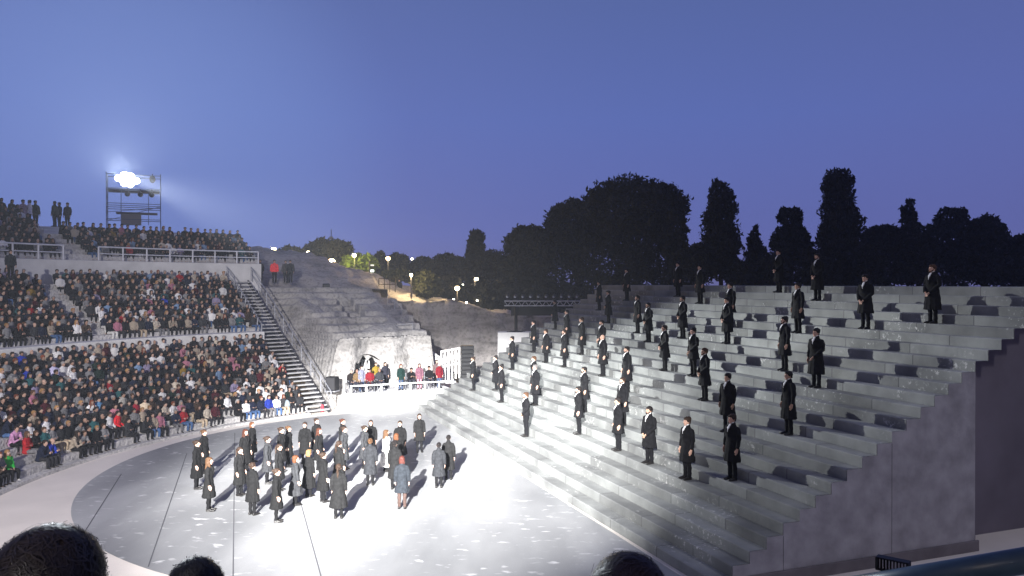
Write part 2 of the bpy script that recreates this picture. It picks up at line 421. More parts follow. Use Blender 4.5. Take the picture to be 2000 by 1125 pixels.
# big fallen ledge stones along the sand: worn kerb
# railing on the upper terrace
def railing(name, pts, h, label, mat_=None, mid=True, r=.035, low=False):
    e = empty(name, pts[0], 0, label, 'railing'); inv = Matrix.Translation(-Vector(pts[0]))
    mm = mat_ or GREY_METAL
    b = MB()
    for a_, b_ in zip(pts, pts[1:]):
        b.bar(inv@(a_+Vector((0, 0, h))), inv@(b_+Vector((0, 0, h))), r)
    b.build('top_rail', mm, e)
    if mid:
        b = MB()
        for a_, b_ in zip(pts, pts[1:]): b.bar(inv@(a_+Vector((0, 0, h*.5))), inv@(b_+Vector((0, 0, h*.5))), r*.75)
        b.build('middle_rail', mm, e)
    for q in pts:
        b = MB(); q = inv@q; b.bar(q, q+Vector((0, 0, h)), r*1.15); b.build('post', mm, e)
    return e
RAILM = mat('pale_rail_paint', (.55, .56, .62), .5, .1, 5)
railing('railing', [pol(33.12, a, 8.88) for a in np.arange(128.6, 147.4, 2.62)], .82, 'pale metal railing along the terrace edge below the floodlight tower', RAILM, r=.045)
railing('railing', [pol(33.12, a, 8.88) for a in np.arange(150.6, 190, 2.5)], .82, 'pale metal railing along the terrace edge left of the aisle', RAILM, r=.045)

# ------------------------------------------------------------------ end steps of the seating
es = empty('side_steps', pol(21.0, 132), 0, 'long straight flight of pale steps with handrails closing the seating', 'steps')
PHs = 131.2
tread_m = MB(); side_m = MB(); rad = Vector((math.cos(R_(PHs)), math.sin(R_(PHs)), 0)); tan_ = Vector((-rad.y, rad.x, 0))
orig = pol(21.0, 132)
nS = 36
for i in range(nS):
    Rr = 21.2+11.6*i/nS; z = .20+7.6*i/nS
    cpt = C+rad*(Rr+.17)-tan_*(-.1)
    tread_m.box(Vector((cpt.x, cpt.y, z))-orig, (.33, 1.5, .07), R_(PHs))
tread_m.build('tread', mat('worn_tread', (.36, .36, .37), .8, .2, 3), es)
for sgn in (-1, 1):
    a = C+rad*21.2+tan_*(.1+sgn*.72); b_ = C+rad*32.8+tan_*(.1+sgn*.72)
    side_m.beam(Vector((a.x, a.y, .05))-orig, Vector((b_.x, b_.y, 7.65))-orig, .05, .22)
side_m.build('stringer', DARK_METAL, es)
def handrail(off, R0, R1, label, m, h=.95, mid=True):
    n = 9; pts = []
    for i in range(n+1):
        Rr = R0+(R1-R0)*i/n; q = C+rad*Rr+tan_*off; pts.append(Vector((q.x, q.y, .2+7.6*(Rr-21.2)/11.6)))
    return railing('handrail', pts, h, label, m, mid, .03)
handrail(-.78, 21.3, 32.6, 'grey handrail on the rock side of the long side steps', GREY_METAL)
handrail(.92, 27.0, 32.6, 'grey handrail on the seating side of the upper side steps', GREY_METAL)

# ------------------------------------------------------------------ eroded rock side of the theatre
def sm01(x): x = max(0, min(1, x)); return x*x*(3-2*x)
def rock_side():
    phs = np.linspace(129.9, 110.6, 150); NP = 190
    v = []; f = []; kill = set()
    for i, ph in enumerate(phs):
        a = sm01((128.0-ph)/3.0)
        zc = .7+(4.15-.7)*a; Rb = 22.6+a*.6+.3*math.sin(ph*.9)
        topz = 7.25-.9*sm01((114.5-ph)/3.5)
        for j in range(NP):
            if j < 60:
                tt = j/59; Rr = Rb+.25*tt; z = zc*tt
            else:
                tt = (j-60)/(NP-61); Rr = Rb+.25+(34.2-Rb)*tt
                zl = zc+(topz-zc)*min(1, tt*1.12)+.12*noise.noise(Vector((ph*.5, Rr*.2, 1))); q = .40; fr = (zl/q)%1
                zt = (math.floor(zl/q)+sm01((fr-.80)/.20))*q
                er = sm01((noise.noise(Vector((Rr*.5, ph*.3, 5)))+.45)*2.6)
                z = zl*(1-er)+zt*er
                z = min(z, topz)
            P = pol(Rr, ph, z)
            # sunken passage cut through the upper rows
            if 117.6 < ph < 120.0 and 27.4 < Rr < 31.5: P.z -= .55
            w = noise.noise_vector(P*.55)*.26+noise.noise_vector(P*1.9)*.12+noise.noise_vector(P*5.5)*.04
            d = Vector((math.cos(R_(ph)), math.sin(R_(ph)), 0))
            flat = 1 if j < 60 else .35
            P = P+d*w.x*flat+Vector((0, 0, w.z*(.12 if j < 60 else .35)))
            v.append(P)
    for i in range(len(phs)-1):
        for j in range(NP-1):
            # cave mouth
            ph = (phs[i]+phs[i+1])/2; z = v[i*NP+j].z
            if j < 60:
                dx = (ph-121.0)/(3.6+.3*math.sin(z*5)); dz = z/(2.8+.15*math.sin(ph*4))
                if dx*dx+dz*dz < 1: continue
            a_ = i*NP+j; f.append((a_, a_+1, a_+NP+1, a_+NP))
    # right end face dropping to the ground
    n0 = (len(phs)-1)*NP; base_i = len(v)
    for j in range(NP):
        q = v[n0+j]; v.append(Vector((q.x+.25+.3*noise.noise(q), q.y+.1, max(-.02, q.z*.55)))); 
    for j in range(NP):
        q = v[n0+j]; v.append(Vector((q.x+.55+.3*noise.noise(q*1.7), q.y+.2, -.05)))
    for j in range(NP-1):
        f.append((n0+j, n0+j+1, base_i+j+1, base_i+j)); f.append((base_i+j, base_i+j+1, base_i+NP+j+1, base_i+NP+j))
    me = bpy.data.meshes.new('rock_terraces'); me.from_pydata([tuple(q) for q in v], [], f); me.shade_smooth()
    return me
o = mobj('rock_terraces', rock_side(), ROCK)
tag(o, 'eroded limestone mass with worn seat ledges and an arched cave, right of the side steps', 'rock')
# inside of the cave
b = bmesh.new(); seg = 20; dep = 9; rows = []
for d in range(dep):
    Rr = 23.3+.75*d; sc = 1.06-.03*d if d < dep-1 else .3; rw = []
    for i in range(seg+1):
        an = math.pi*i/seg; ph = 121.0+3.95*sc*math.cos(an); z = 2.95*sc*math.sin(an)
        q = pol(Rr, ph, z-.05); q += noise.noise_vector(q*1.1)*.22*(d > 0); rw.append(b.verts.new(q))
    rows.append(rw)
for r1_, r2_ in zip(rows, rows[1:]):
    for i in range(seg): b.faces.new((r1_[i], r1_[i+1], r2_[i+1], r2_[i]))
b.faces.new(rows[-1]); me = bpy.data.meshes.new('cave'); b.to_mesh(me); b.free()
cv = mobj('cave_lining', me, mat('cave_shade_rock', (.016, .015, .015), .95, .4, 1.5, .8, 8)); cv.parent = o  # near-black lining: the cave's shade is put into its colour

# ------------------------------------------------------------------ hill behind
def interp(x, pts):
    if x <= pts[0][0]: return pts[0][1]
    for (a, b_), (c_, d) in zip(pts, pts[1:]):
        if x <= c_: return b_+(d-b_)*(x-a)/(c_-a)
    return pts[-1][1]
sil = [(60, 3.6), (85, 4.2), (97, 5.0), (100, 5.6), (104, 6.3), (107, 7.2), (109, 7.9), (111.7, 8.5), (115, 9.3), (118, 10.0), (120.7, 10.45), (126, 10.6), (150, 10.6)]
v = []; f = []; PH = np.linspace(152, 56, 240); NR = 70
for ph in PH:
    rs = 40.5 if ph > 127.5 else (33.9 if ph > 111.2 else 37.0)
    zs = 9.6 if ph > 127.5 else (7.0 if ph > 111.2 else 0)
    zr = interp(ph, sil)
    for j in range(NR):
        if j < 16 and ph <= 111.2:
            Rr = rs+.5*j/15+.15*math.sin(ph*2); zz = (min(zr*.97, 5.7)+.25)*j/15
            q = pol(Rr, ph, zz)
            q += noise.noise_vector(q*.5)*.35+noise.noise_vector(q*1.7)*.12
        else:
            j0 = 16 if ph <= 111.2 else 0; tt = (j-j0)/(NR-1-j0)
            Rr = rs+.5+(110-rs)*tt**1.8
            zb = zs if ph > 111.2 else min(zr*.97, 5.7)+.25
            rise = sm01((Rr-rs)/(43.5-rs)) if rs < 40 else sm01((Rr-rs)/3)
            zz = zb+(zr-zb)*rise - max(0, Rr-60)*.06
            q = pol(Rr, ph, zz); amp = .45*sm01((Rr-rs)/2)
            q += Vector((0, 0, noise.noise(q*.35)*amp*1.3+noise.noise(q*1.2)*amp*.7+noise.noise(q*3)*amp*.25))
        v.append(tuple(q))
for i in range(len(PH)-1):
    for j in range(NR-1):
        a_ = i*NR+j; f.append((a_, a_+1, a_+NR+1, a_+NR))
me = bpy.data.meshes.new('hill'); me.from_pydata(v, [], f); me.shade_smooth()
o = mobj('hill', me, ROCKD); tag(o, kind='structure')

# ------------------------------------------------------------------ white platform with railing
pa, pb = Vector((-9.35, 45.9, 0)), Vector((-3.55, 48.35, 0)); pd = (pb-pa).normalized(); pn = Vector((-pd.y, pd.x, 0))
plat = empty('viewing_platform', pa, math.atan2(pd.y, pd.x), 'white boarded platform in front of the cave mouth', 'platform')
PLn = (pb-pa).length; PZ = 1.02
b = MB(); b.box((PLn/2, 1.6, PZ-.04), (PLn, 3.2, .08), bev=.01); b.build('deck', WHITE, plat)
b = MB(); b.box((PLn/2, .02, (PZ-.09)/2), (PLn-.01, .04, PZ-.09)); b.build('front_panel', WHITE, plat)
b = MB(); b.box((.02, 1.6, (PZ-.09)/2), (.04, 3.1, PZ-.09)); b.build('end_panel', WHITE, plat); b = MB(); b.box((PLn-.02, 1.6, (PZ-.09)/2), (.04, 3.1, PZ-.09)); b.build('end_panel', WHITE, plat)
rl = empty('railing', pa+Vector((0, 0, PZ)), math.atan2(pd.y, pd.x), 'white square-section railing round the platform by the cave', 'railing')
b = MB(); b.box((PLn/2, .06, .52), (PLn, .07, .07)); b.build('top_rail', WHITE, rl)
b = MB(); b.box((PLn/2, .06, .05), (PLn, .05, .05)); b.build('bottom_rail', WHITE, rl)
for i in range(8):
    b = MB(); b.box((.04+(PLn-.08)*i/7, .06, .26), (.075, .075, .5)); b.build('post', WHITE, rl)
# white timber ramp frames inside the cave and beyond the platform
def frame_rack(name, p0, p1, h0, h1, n, label, z0=PZ):
    p0, p1 = Vector(p0), Vector(p1); e = empty(name, p0, 0, label, 'frame')
    d = p1-p0
    b = MB()
    b.beam((0, 0, h0), d+Vector((0, 0, h1)), .06, .10); b.beam((0, 0, h0*.5), d+Vector((0, 0, h1*.5)), .05, .08); b.build('rail', WHITE, e)
    for i in range(n):
        q = d*i/(n-1); h = h0+(h1-h0)*i/(n-1)
        b = MB(); b.beam(q, q+Vector((0, 0, h+.06)), .09, .09); b.build('post', WHITE, e)
    b = MB()
    for i in range(n-1):
        q, q2 = d*i/(n-1), d*(i+1)/(n-1)
        b.beam(q+Vector((0, .03, h0*.5)), q2+Vector((0, .03, h1)), .04, .04)
    b.build('brace', WHITE, e)
    return e
q1 = pol(25.2, 121.6, 0); q2 = pol(25.2, 119.0, 0)
frame_rack('timber_frame', (q1.x, q1.y, PZ), (q2.x, q2.y, PZ), 1.3, 1.55, 6, 'white timber frame standing inside the arched cave')
frame_rack('ramp_railing', W(842, 715, 54), W(878, 745, 51.5), 1.0, 1.1, 8, 'white slatted railing on the farther ramp behind the platform')
frame_rack('ramp_railing', W(862, 745, 50.5), W(897, 738, 50.8), 1.9, 1.9, 6, 'tall white railing panel beside the line-array loudspeaker')
b = MB(); q = W(868, 748, 51.5); b.beam((0, 0, 0), (-1.5, 3.2, 1.0), 1.6, .08); e = b.build('ramp', WHITE); e.location = q
tag(e, 'white access ramp rising behind the platform', 'ramp')

# ------------------------------------------------------------------ loudspeakers
def speaker(x, y, Y, w, h, rz, label, tilt=0):
    q = W(x, y, Y); e = empty('loudspeaker', q, rz, label, 'loudspeaker', 'black loudspeakers')
    b = MB(); b.box((0, 0, h/2), (w, w*.85, h), bev=.03); o_ = b.build('cabinet', BLACK, e); o_.rotation_euler.x = tilt
    b = MB(); b.box((0, -w*.43, h/2), (w*.86, .03, h*.86), bev=.01); o_ = b.build('grille', mat('grille', (.03, .03, .034), .7, .3, 60), e); o_.rotation_euler.x = tilt
    b = MB(); b.box((0, 0, -.03), (w*1.1, w*.95, .06)); b.build('foot', GREY_METAL, e)
speaker(649, 762.5, 47.0, .62, .82, -.3, 'black loudspeaker on the sand beside the cave, with its grille facing the stage')
speaker(637, 570, 58.5, .5, .6, .3, 'small black loudspeaker on the topmost rock ledge', .12)
speaker(776, 651, 54.5, .5, .55, .2, 'small black loudspeaker on the rock ledge above the platform', .15)
q = W(912, 738, 50.5); la = empty('line_array', q, .25, 'tall black stack of line-array loudspeakers behind the stair end', 'loudspeaker')
for k in range(8):
    b = MB(); b.box((0, 0, .14+.26*k), (.78, .55, .235), bev=.02); o_ = b.build('cabinet', BLACK, la); o_.rotation_euler.x = .01*k
b = MB(); b.box((0, .05, -.03), (.9, .8, .06)); b.build('base', DARK_METAL, la)
# plinth box, pole and truss with moving heads
q = W(1005, 690, 57); b = MB(); zt = W(1005, 648, 57).z; b.box((0, 0, zt/2), (2.4, 1.6, zt), bev=.01); o = b.build('plinth_block', PLASTER); o.location = (q.x, q.y, 0)
tag(o, 'pale square block carrying the lighting truss pole', 'block')
zt2 = W(1008, 588, 57).z; zb = zt
tr = empty('lighting_truss', (q.x+.1, 57, zb+.002), 0, 'grey lighting truss on a black pole with ten moving lights', 'lighting truss')
b = MB(); b.bar((0, 0, .04), (0, 0, zt2-zb-.05), .11, 12); b.build('pole', BLACK, tr)
b = MB(); b.bar((0, 0, 0), (0, 0, .06), .55, 16, .3)
for a in range(4):
    an = a*math.pi/2+.5; b.beam((0, 0, .03), (.75*math.cos(an), .75*math.sin(an), .02), .08, .04)
b.build('base', BLACK, tr)
xa, xb = W(985, 590, 57).x-tr.location.x, W(1134, 590, 57).x-tr.location.x; hz = zt2-zb
b = MB()
for dy in (-.15, .15):
    for dz in (0, -.34): b.bar((xa, dy, hz+dz), (xb, dy, hz+dz), .035, 6)
n = 22
for i in range(n):
    x0, x1 = xa+(xb-xa)*i/n, xa+(xb-xa)*(i+1)/n
    for dy in (-.15, .15): b.bar((x0, dy, hz-(.34 if i % 2 else 0)), (x1, dy, hz-(0 if i % 2 else .34)), .018, 5)
b.build('truss_frame', mat('truss_aluminium', (.5, .5, .53), .4, metal=.3), tr)
for i in range(10):
    x = xa+.25+(xb-xa-.5)*i/9
    b = MB(); b.box((x, 0, hz+.08), (.26, .26, .10), bev=.02); b.bar((x-.14, 0, hz+.1), (x-.14, 0, hz+.36), .025, 6); b.bar((x+.14, 0, hz+.1), (x+.14, 0, hz+.36), .025, 6)
    b.ball((x, 0, hz+.36), (.12, .13, .14)); b.bar((x, -.02, hz+.36), (x-.05, -.22, hz+.30), .09, 10)
    hd = b.build('moving_light', DARK_METAL, tr)
    b = MB(); b.bar((x-.048, -.215, hz+.302), (x-.05, -.225, hz+.30), .08, 12); b.build('lens', mat('lens_glass', (.4, .42, .5), .1), hd)
# curtain of dark cable and masking under the truss
b = MB(); b.box((1.3, .4, hz-.75), (3.3, .12, .62), bev=.02); b.build('masking_cloth', BLACK, tr)

# ------------------------------------------------------------------ floodlight tower
tw = empty('floodlight_tower', (-29.3, 61.5, 12.0), .42, 'scaffold tower with blazing white floodlights above the upper seats', 'lighting tower')
b = MB(); w, d_, H = 3.75, 1.8, 3.95
for x in (-w/2, w/2):
    for y in (-d_/2, d_/2): b.bar((x, y, -1.6), (x, y, H), .035, 6)
for x in (-w/2+1.0, w/2-.85): b.bar((x, -d_/2, 0), (x, -d_/2, 2.7), .028, 6)
for z in (.4, 1.3, 1.6, 2.6, 2.75, 3.8):
    for y in (-d_/2, d_/2): b.bar((-w/2, y, z), (w/2, y, z), .026, 6)
    for x in (-w/2, w/2): b.bar((x, -d_/2, z), (x, d_/2, z), .026, 6)
for x in (-w/2, w/2):
    for z in (.4, 1.6, 2.75): b.bar((x, -d_/2, z), (x, d_/2, z+1.1), .02, 6)
b.bar((-w/2, -d_/2, .9), (w/2, -d_/2, 1.35), .02, 6); b.bar((-w/2, d_/2, .4), (w/2, d_/2, 1.6), .02, 6)
b.build('scaffold', mat('scaffold_steel', (.12, .15, .24), .5, metal=.3), tw)
b = MB(); b.box((.2, 0, .92), (2.9, 1.5, .07)); b.box((0, 0, 2.66), (3.6, 1.6, .09)); b.build('plank_deck', mat('deck', (.10, .10, .13), .8), tw)
b = MB(); b.box((-.2, -.2, .42), (1.4, .9, .8), bev=.02); b.build('equipment_crate', mat('crate', (.22, .20, .22), .8), tw)
HOT = mat('floodlight_glass', (1, 1, 1), .3, emit=(.95, .98, 1), es=40)
for r_ in range(3):
    for c_ in range(4):
        if (r_, c_) in ((0, 0), (2, 3), (0, 3), (2, 0)): continue
        x = -1.05+.40*c_; z = 3.20+.31*r_-.05*c_
        b = MB(); b.box((x, -d_/2+.28, z), (.34, .24, .27), bev=.03); hd = b.build('floodlight', DARK_METAL, tw)
        b = MB(); b.ball((x, -d_/2+.14, z), (.27, .07, .235), 16, 8); b.build('lamp_glass', HOT, hd)
for x in (-.45, .45, 1.25):
    b = MB(); b.ball((x, -d_/2+.1, 2.33), (.2, .22, .2)); b.bar((x, -d_/2+.1, 2.5), (x, -d_/2+.1, 2.75), .04, 6); b.build('spotlight', DARK_METAL, tw)
b = MB(); b.ball((1.3, -d_/2+.1, 3.55), (.22, .25, .3)); b.bar((1.3, -d_/2+.1, 3.55), (1.3, -d_/2+.1, 3.95), .04, 6); b.build('spotlight', DARK_METAL, tw)

# ------------------------------------------------------------------ figures (front = -y)
def head_shapes(m, z, y=0, s=1.0, tilt=0):
    """z = centre of the skull"""
    q = lambda x, yy, zz: Vector((x*s, y+yy*s, z+zz*s))
    m.ball(q(0, .008, .012), (.074*s, .094*s, .098*s), 16, 12)
    m.tube([q(0, -.03, 0), q(0, -.048, -.06), q(0, -.055, -.102)], [(.064*s, .055*s), (.056*s, .045*s), (.03*s, .03*s)], 12)
    m.tube([q(0, -.084, .015), q(0, -.108, -.024)], [.010*s, .017*s], 8)
    for sx in (-1, 1):
        m.ball(q(.077*sx, .012, -.01), (.010*s, .022*s, .032*s), 8, 6)
        m.tube([q(.018*sx, -.088, .03), q(.045*sx, -.078, .03)], [.010*s, .009*s], 6)
    m.tube([q(0, .02, -.06), q(0, .03, -.17)], [(.052*s, .055*s), (.056*s, .058*s)], 12)
def hand_shapes(m, wrist, tip, side, s=1.0, spread=Vector((0, 1, 0)), curl=Vector((0, 0, 0))):
    w, t_ = Vector(wrist), Vector(tip); d = (t_-w); k = d.length; d.normalize()
    m.tube([w, w+d*k*.5], [(.022*s, .034*s), (.016*s, .042*s)], 10)
    for i, (o_, l) in enumerate(((-.03, .78), (-.010, .92), (.011, .88), (.031, .72))):
        a = w+d*k*.46+spread*o_*s; b_ = w+d*k*l+spread*o_*1.12*s+curl*.5; c_ = w+d*k*(l+.12)+spread*o_*1.1*s+curl*1.3
        m.tube([a, b_, c_], [.0095*s, .0088*s, .0075*s], 6)
    a = w+d*k*.12-spread*.03*s; m.tube([a, a+d*k*.3-spread*.028*s+curl*.5, a+d*k*.48-spread*.022*s+curl], [.012*s, .011*s, .009*s], 6)
def face_mats(me, z, y=0, s=1.0):
    me.materials.clear(); [me.materials.append(x) for x in (SKIN, EYEM, LIP)]
    for p in me.polygons:
        c = p.center; x, yy, zz = abs(c.x)/s, (c.y-y)/s, (c.z-z)/s
        if yy < -.066 and ((x-.031)/.013)**2+((zz-.012)/.007)**2 < 1: p.material_index = 1
        elif yy < -.07 and .014 < x < .046 and .030 < zz < .037: p.material_index = 1
        elif yy < -.07 and x < .024 and abs(zz+.058) < .006: p.material_index = 2
def standing(h, female, vox=.0105, arm='side', lean=0):
    s = h/1.72; m = MB(); q = lambda x, y, z: Vector((x*s, y*s, z*s))
    hw = .165 if female else .195
    head_shapes(m, 1.60*s, -.005*s, s)
    m.tube([q(0, .025, 1.45), q(0, .02, 1.40), q(0, .01, 1.30), q(0, .005, 1.2), q(0, 0, 1.04), q(0, .01, .90), q(0, .01, .82)],
           [(.07*s, .06*s), (hw*.93*s, .085*s), (hw*s, .112*s), (hw*.93*s, .118*s), (hw*.76*s, .098*s), (hw*.98*s, .118*s), (hw*.8*s, .10*s)], 20)
    for sx in (-1, 1):
        if arm == 'side' or (arm == 'mix' and sx < 0):
            el = q(sx*(hw+.052), .02, 1.10); wr = q(sx*(hw+.058), -.035, .865); tp = q(sx*(hw+.052), -.07, .69)
            sp = Vector((0, 1, 0)); cu = Vector((-sx*.012, -.004, 0))
        else:                      # hands joined low in front
            el = q(sx*(hw+.055), .0, 1.12); wr = q(sx*.075, -.185, .90); tp = q(-sx*.03, -.215, .80)
            sp = Vector((.4, 0, 1)).normalized(); cu = Vector((-sx*.01, -.006, 0))
        m.tube([q(sx*(hw-.015), .015, 1.375), q(sx*(hw+.03), .02, 1.25), el, (el+wr)/2+q(0, .0, .0), wr],
               [.056*s, .050*s, .040*s, .036*s, .026*s], 12)
        hand_shapes(m, wr, tp, sx, s, sp, cu)
        m.tube([q(sx*.085, .01, .88), q(sx*.095, .0, .68), q(sx*.092, .0, .48), q(sx*.092, .025, .32), q(sx*.092, .02, .07)],
               [.085*s, .072*s, .053*s, .052*s, .036*s], 12)
        m.tube([q(sx*.094, .045, .04), q(sx*.10, -.06, .035), q(sx*.105, -.145, .022)], [(.034*s, .036*s), (.040*s, .03*s), (.036*s, .018*s)], 10)
    me = m.fuse('body', vox); face_mats(me, 1.60*s, -.005*s, s); return me
def folds(zt, zb, amp, n=9, ph=0):
    def w(a):
        ang = np.arctan2(a[:, 0], -a[:, 1]); k = np.clip((zt-a[:, 2])/(zt-zb), 0, 1)
        r = 1+amp*k*(np.sin(ang*n+ph+k*1.5)*.7+np.sin(ang*(n*2+1)+ph*2)*.35)
        a[:, 0] *= r; a[:, 1] *= r
        a[:, 1] += .006*np.sin(a[:, 2]*31+a[:, 0]*9)
        return a
    return w
def coat(h, female, hem, arm='side', flare=.05, short=False, vox=.013, ph=0):
    s = h/1.72; m = MB(); q = lambda x, y, z: Vector((x*s, y*s, z*s)); hw = .165 if female else .195
    pts = [(1.465, .075, .070), (1.43, .12, .088), (1.395, hw*.98, .105), (1.30, hw+.018, .135), (1.15, hw+.012, .142),
           (1.02, hw-.006 if female else hw+.006, .130), (.88, hw+.022, .150)]
    if not short: pts += [(.70, hw+.03+flare*.5, .160+flare*.4), (hem, hw+.035+flare, .165+flare)]
    else: pts += [(hem, hw+.02, .15)]
    m.tube([q(0, .012, z) for z, _, _ in pts], [(a*s, b*s) for _, a, b in pts], 28, True)
    for sx in (-1, 1):
        if arm == 'side' or (arm == 'mix' and sx < 0):
            el = q(sx*(hw+.055), .02, 1.10); wr = q(sx*(hw+.062), -.028, .885)
        else:
            el = q(sx*(hw+.058), .0, 1.12); wr = q(sx*.10, -.175, .915)
        m.tube([q(sx*(hw-.02), .015, 1.375), q(sx*(hw+.033), .02, 1.25), el, wr], [(.068*s, .076*s), .070*s, .060*s, .050*s], 14)
    m.tube([q(0, .035, 1.44), q(0, .03, 1.50)], [(.08*s, .075*s), (.074*s, .07*s)], 16)       # collar
    if not short or not female:
        for sx in (-1, 1): m.tube([q(sx*.06, -.085, 1.44), q(sx*.045, -.145, 1.33), q(sx*.012, -.150, 1.16)], [(.022*s, .012*s), (.034*s, .010*s), (.010*s, .008*s)], 8)
    return m.fuse('coat', vox, 2, folds(1.1*s, hem*s, .055, 8, ph))
def legs_mesh(h, r0=.105, r1=.066, r2=.058, top=.95, bot=.06, part=.092):
    s = h/1.72; m = MB(); q = lambda x, y, z: Vector((x*s, y*s, z*s))
    m.tube([q(0, .01, top), q(0, .01, .82)], [(.165*s, .125*s), (.16*s, .125*s)], 18)
    for sx in (-1, 1):
        m.tube([q(sx*.085, .01, .88), q(sx*.095, .0, .68), q(sx*part, .0, .48), q(sx*part, .022, .30), q(sx*part, .02, bot)],
               [r0*s, (r0*.85)*s, r1*s, (r1+r2)*.5*s, r2*s], 14)
    return m.fuse('trousers', .012, 2, lambda a: a+np.stack([.004*np.sin(a[:, 2]*40), .004*np.sin(a[:, 2]*33+a[:, 0]*20), a[:, 2]*0], 1))
def shoe_mesh(h, sx, heel=0):
    s = h/1.72; m = MB(); q = lambda x, y, z: Vector((x*s, y*s, z*s))
    m.tube([q(sx*.094, .07, .045), q(sx*.096, -.02, .050), q(sx*.102, -.10, .034), q(sx*.107, -.185, .026)],
           [(.040*s, .044*s), (.044*s, .046*s), (.048*s, .032*s), (.036*s, .022*s)], 12)
    m.box(q(sx*.1, -.05, .009), (.086*s, .25*s, .018*s))
    return m.fuse('shoe', .009, 1)
def hair_mesh(kind, z, y=0, s=1.0):
    m = MB(); q = lambda x, yy, zz: Vector((x*s, y+yy*s, z+zz*s))
    if kind == 'bald': m.tube([q(-.078, .03, -.01), q(0, .108, -.02), q(.078, .03, -.01)], [.014*s, .02*s, .014*s], 8)
    else:
        m.ball(q(0, .028, .032), (.089*s, .098*s, .098*s), 18, 12)
        m.ball(q(0, -.02, .075), (.070*s, .075*s, .048*s), 14, 8)
        for sx in (-1, 1): m.tube([q(sx*.075, -.02, .05), q(sx*.079, .01, -.015)], [.018*s, .013*s], 8)
        m.tube([q(0, .075, 0), q(0, .085, -.06)], [(.07*s, .035*s), (.055*s, .025*s)], 12)
    if kind == 'cap': m.ball(q(0, .008, .075), (.098*s, .115*s, .048*s), 16, 8); m.ball(q(0, -.095, .052), (.065*s, .045*s, .014*s), 12, 6)
    if kind == 'full': 
        for i in range(26):
            a = i*2.4; e_ = (i%7)/7*1.35; m.ball(q(.074*math.cos(a)*math.cos(e_), .028+.082*math.sin(a)*math.cos(e_) + .008, .045+.075*math.sin(e_)), .027*s, 8, 6)
    if kind == 'bun': m.ball(q(0, .125, .055), (.043*s, .040*s, .043*s), 12, 8)
    if kind == 'bob': m.tube([q(0, .045, .03), q(0, .05, -.07), q(0, .05, -.13)], [(.092*s, .075*s), (.096*s, .07*s), (.085*s, .055*s)], 16)
    if kind == 'long':
        m.tube([q(0, .05, .03), q(0, .06, -.10), q(0, .095, -.24), q(0, .115, -.40)], [(.090*s, .072*s), (.105*s, .06*s), (.12*s, .045*s), (.075*s, .025*s)], 18)
        for sx in (-1, 1): m.tube([q(sx*.075, 0, 0), q(sx*.09, -.01, -.13), q(sx*.10, -.04, -.27)], [(.02*s, .035*s), (.03*s, .04*s), (.02*s, .02*s)], 10)
    if kind == 'tail': m.tube([q(0, .11, .05), q(0, .155, -.02), q(0, .14, -.18), q(0, .13, -.36)], [.028*s, .034*s, .034*s, .014*s], 12)
    def w(a):
        n = np.sin(a[:, 0]*160+a[:, 2]*40)*.0035+np.sin(a[:, 1]*140)*.0025
        a = a.copy(); a[:, 0] += n*np.sign(a[:, 0]); a[:, 1] += n; return a
    return m.fuse('hair', .010, 1, w)
def beard_mesh(z, y, s):
    m = MB(); q = lambda x, yy, zz: Vector((x*s, y+yy*s, z+zz*s))
    m.tube([q(-.068, -.02, -.03), q(-.052, -.065, -.075), q(0, -.088, -.10), q(.052, -.065, -.075), q(.068, -.02, -.03)], [.013*s, .022*s, .030*s, .022*s, .013*s], 8)
    m.tube([q(-.03, -.098, -.045), q(0, -.106, -.040), q(.03, -.098, -.045)], [.007*s, .009*s, .007*s], 6)
    return m.fuse('beard', .008, 1)
def shirt_mesh(h, tie=True):
    s = h/1.72; m = MB(); q = lambda x, y, z: Vector((x*s, y*s, z*s))
    m.tube([q(0, .02, 1.47), q(0, .015, 1.515)], [(.067*s, .066*s), (.062*s, .062*s)], 14)
    m.tube([q(0, -.055, 1.47), q(0, -.118, 1.38), q(0, -.143, 1.27)], [(.036*s, .018*s), (.045*s, .02*s), (.01*s, .014*s)], 10)
    return m.fuse('shirt', .010, 1)
HM, HW = 1.80, 1.70
sM, sW = HM/1.72, HW/1.72
ME = {}
def M(key, fn, mt):
    if key not in ME:
        me = fn()
        if mt is not None: me.materials.clear(); me.materials.append(mt)
        ME[key] = me
    return ME[key]
SHOE = mat('shoe_leather', (.012, .011, .011), .4)
SHIRT = mat('white_shirt', (.62, .62, .64), .8)
def child(name, me, parent, col=None):
    o = bpy.data.objects.new(name, me); COL.objects.link(o); o.parent = parent
    if col: o.color = (*col, 1)
    return o
def make_man(loc, rz, label, hair='short', beard=False, arm='side', coat_len=.50, hcol=(.02, .014, .010), skin=(.46, .28, .21), ccol=(.007, .007, .0085), hs=1.0, short=False, shirt=True):
    o = bpy.data.objects.new('person', M('mb'+arm, lambda: standing(HM, False, arm=arm), None)); COL.objects.link(o)
    o.location = loc; o.rotation_euler = (0, 0, rz); o.scale = (hs, hs, hs); o.color = (*skin, 1)
    tag(o, label, 'person', 'chorus of men in black standing on the stage staircase')
    child('coat', M(f'mc{arm}{coat_len}{short}', lambda: coat(HM, False, coat_len, arm, .035 if not short else 0, short, ph=coat_len*9), CLOTH), o, ccol)
    child('trousers', M('mt', lambda: legs_mesh(HM), CLOTH), o, (.006, .006, .0075))
    for sx in (-1, 1): child('shoe', M(f'ms{sx}', lambda: shoe_mesh(HM, sx), SHOE), o)
    child('hair', M('mh'+hair, lambda: hair_mesh(hair, 1.60*sM, -.005*sM, sM), HAIR), o, hcol)
    if beard: child('beard', M('mbeard', lambda: beard_mesh(1.60*sM, -.005*sM, sM), HAIR), o, hcol)
    if shirt: child('shirt', M('mshirt', lambda: shirt_mesh(HM), SHIRT), o)
    return o
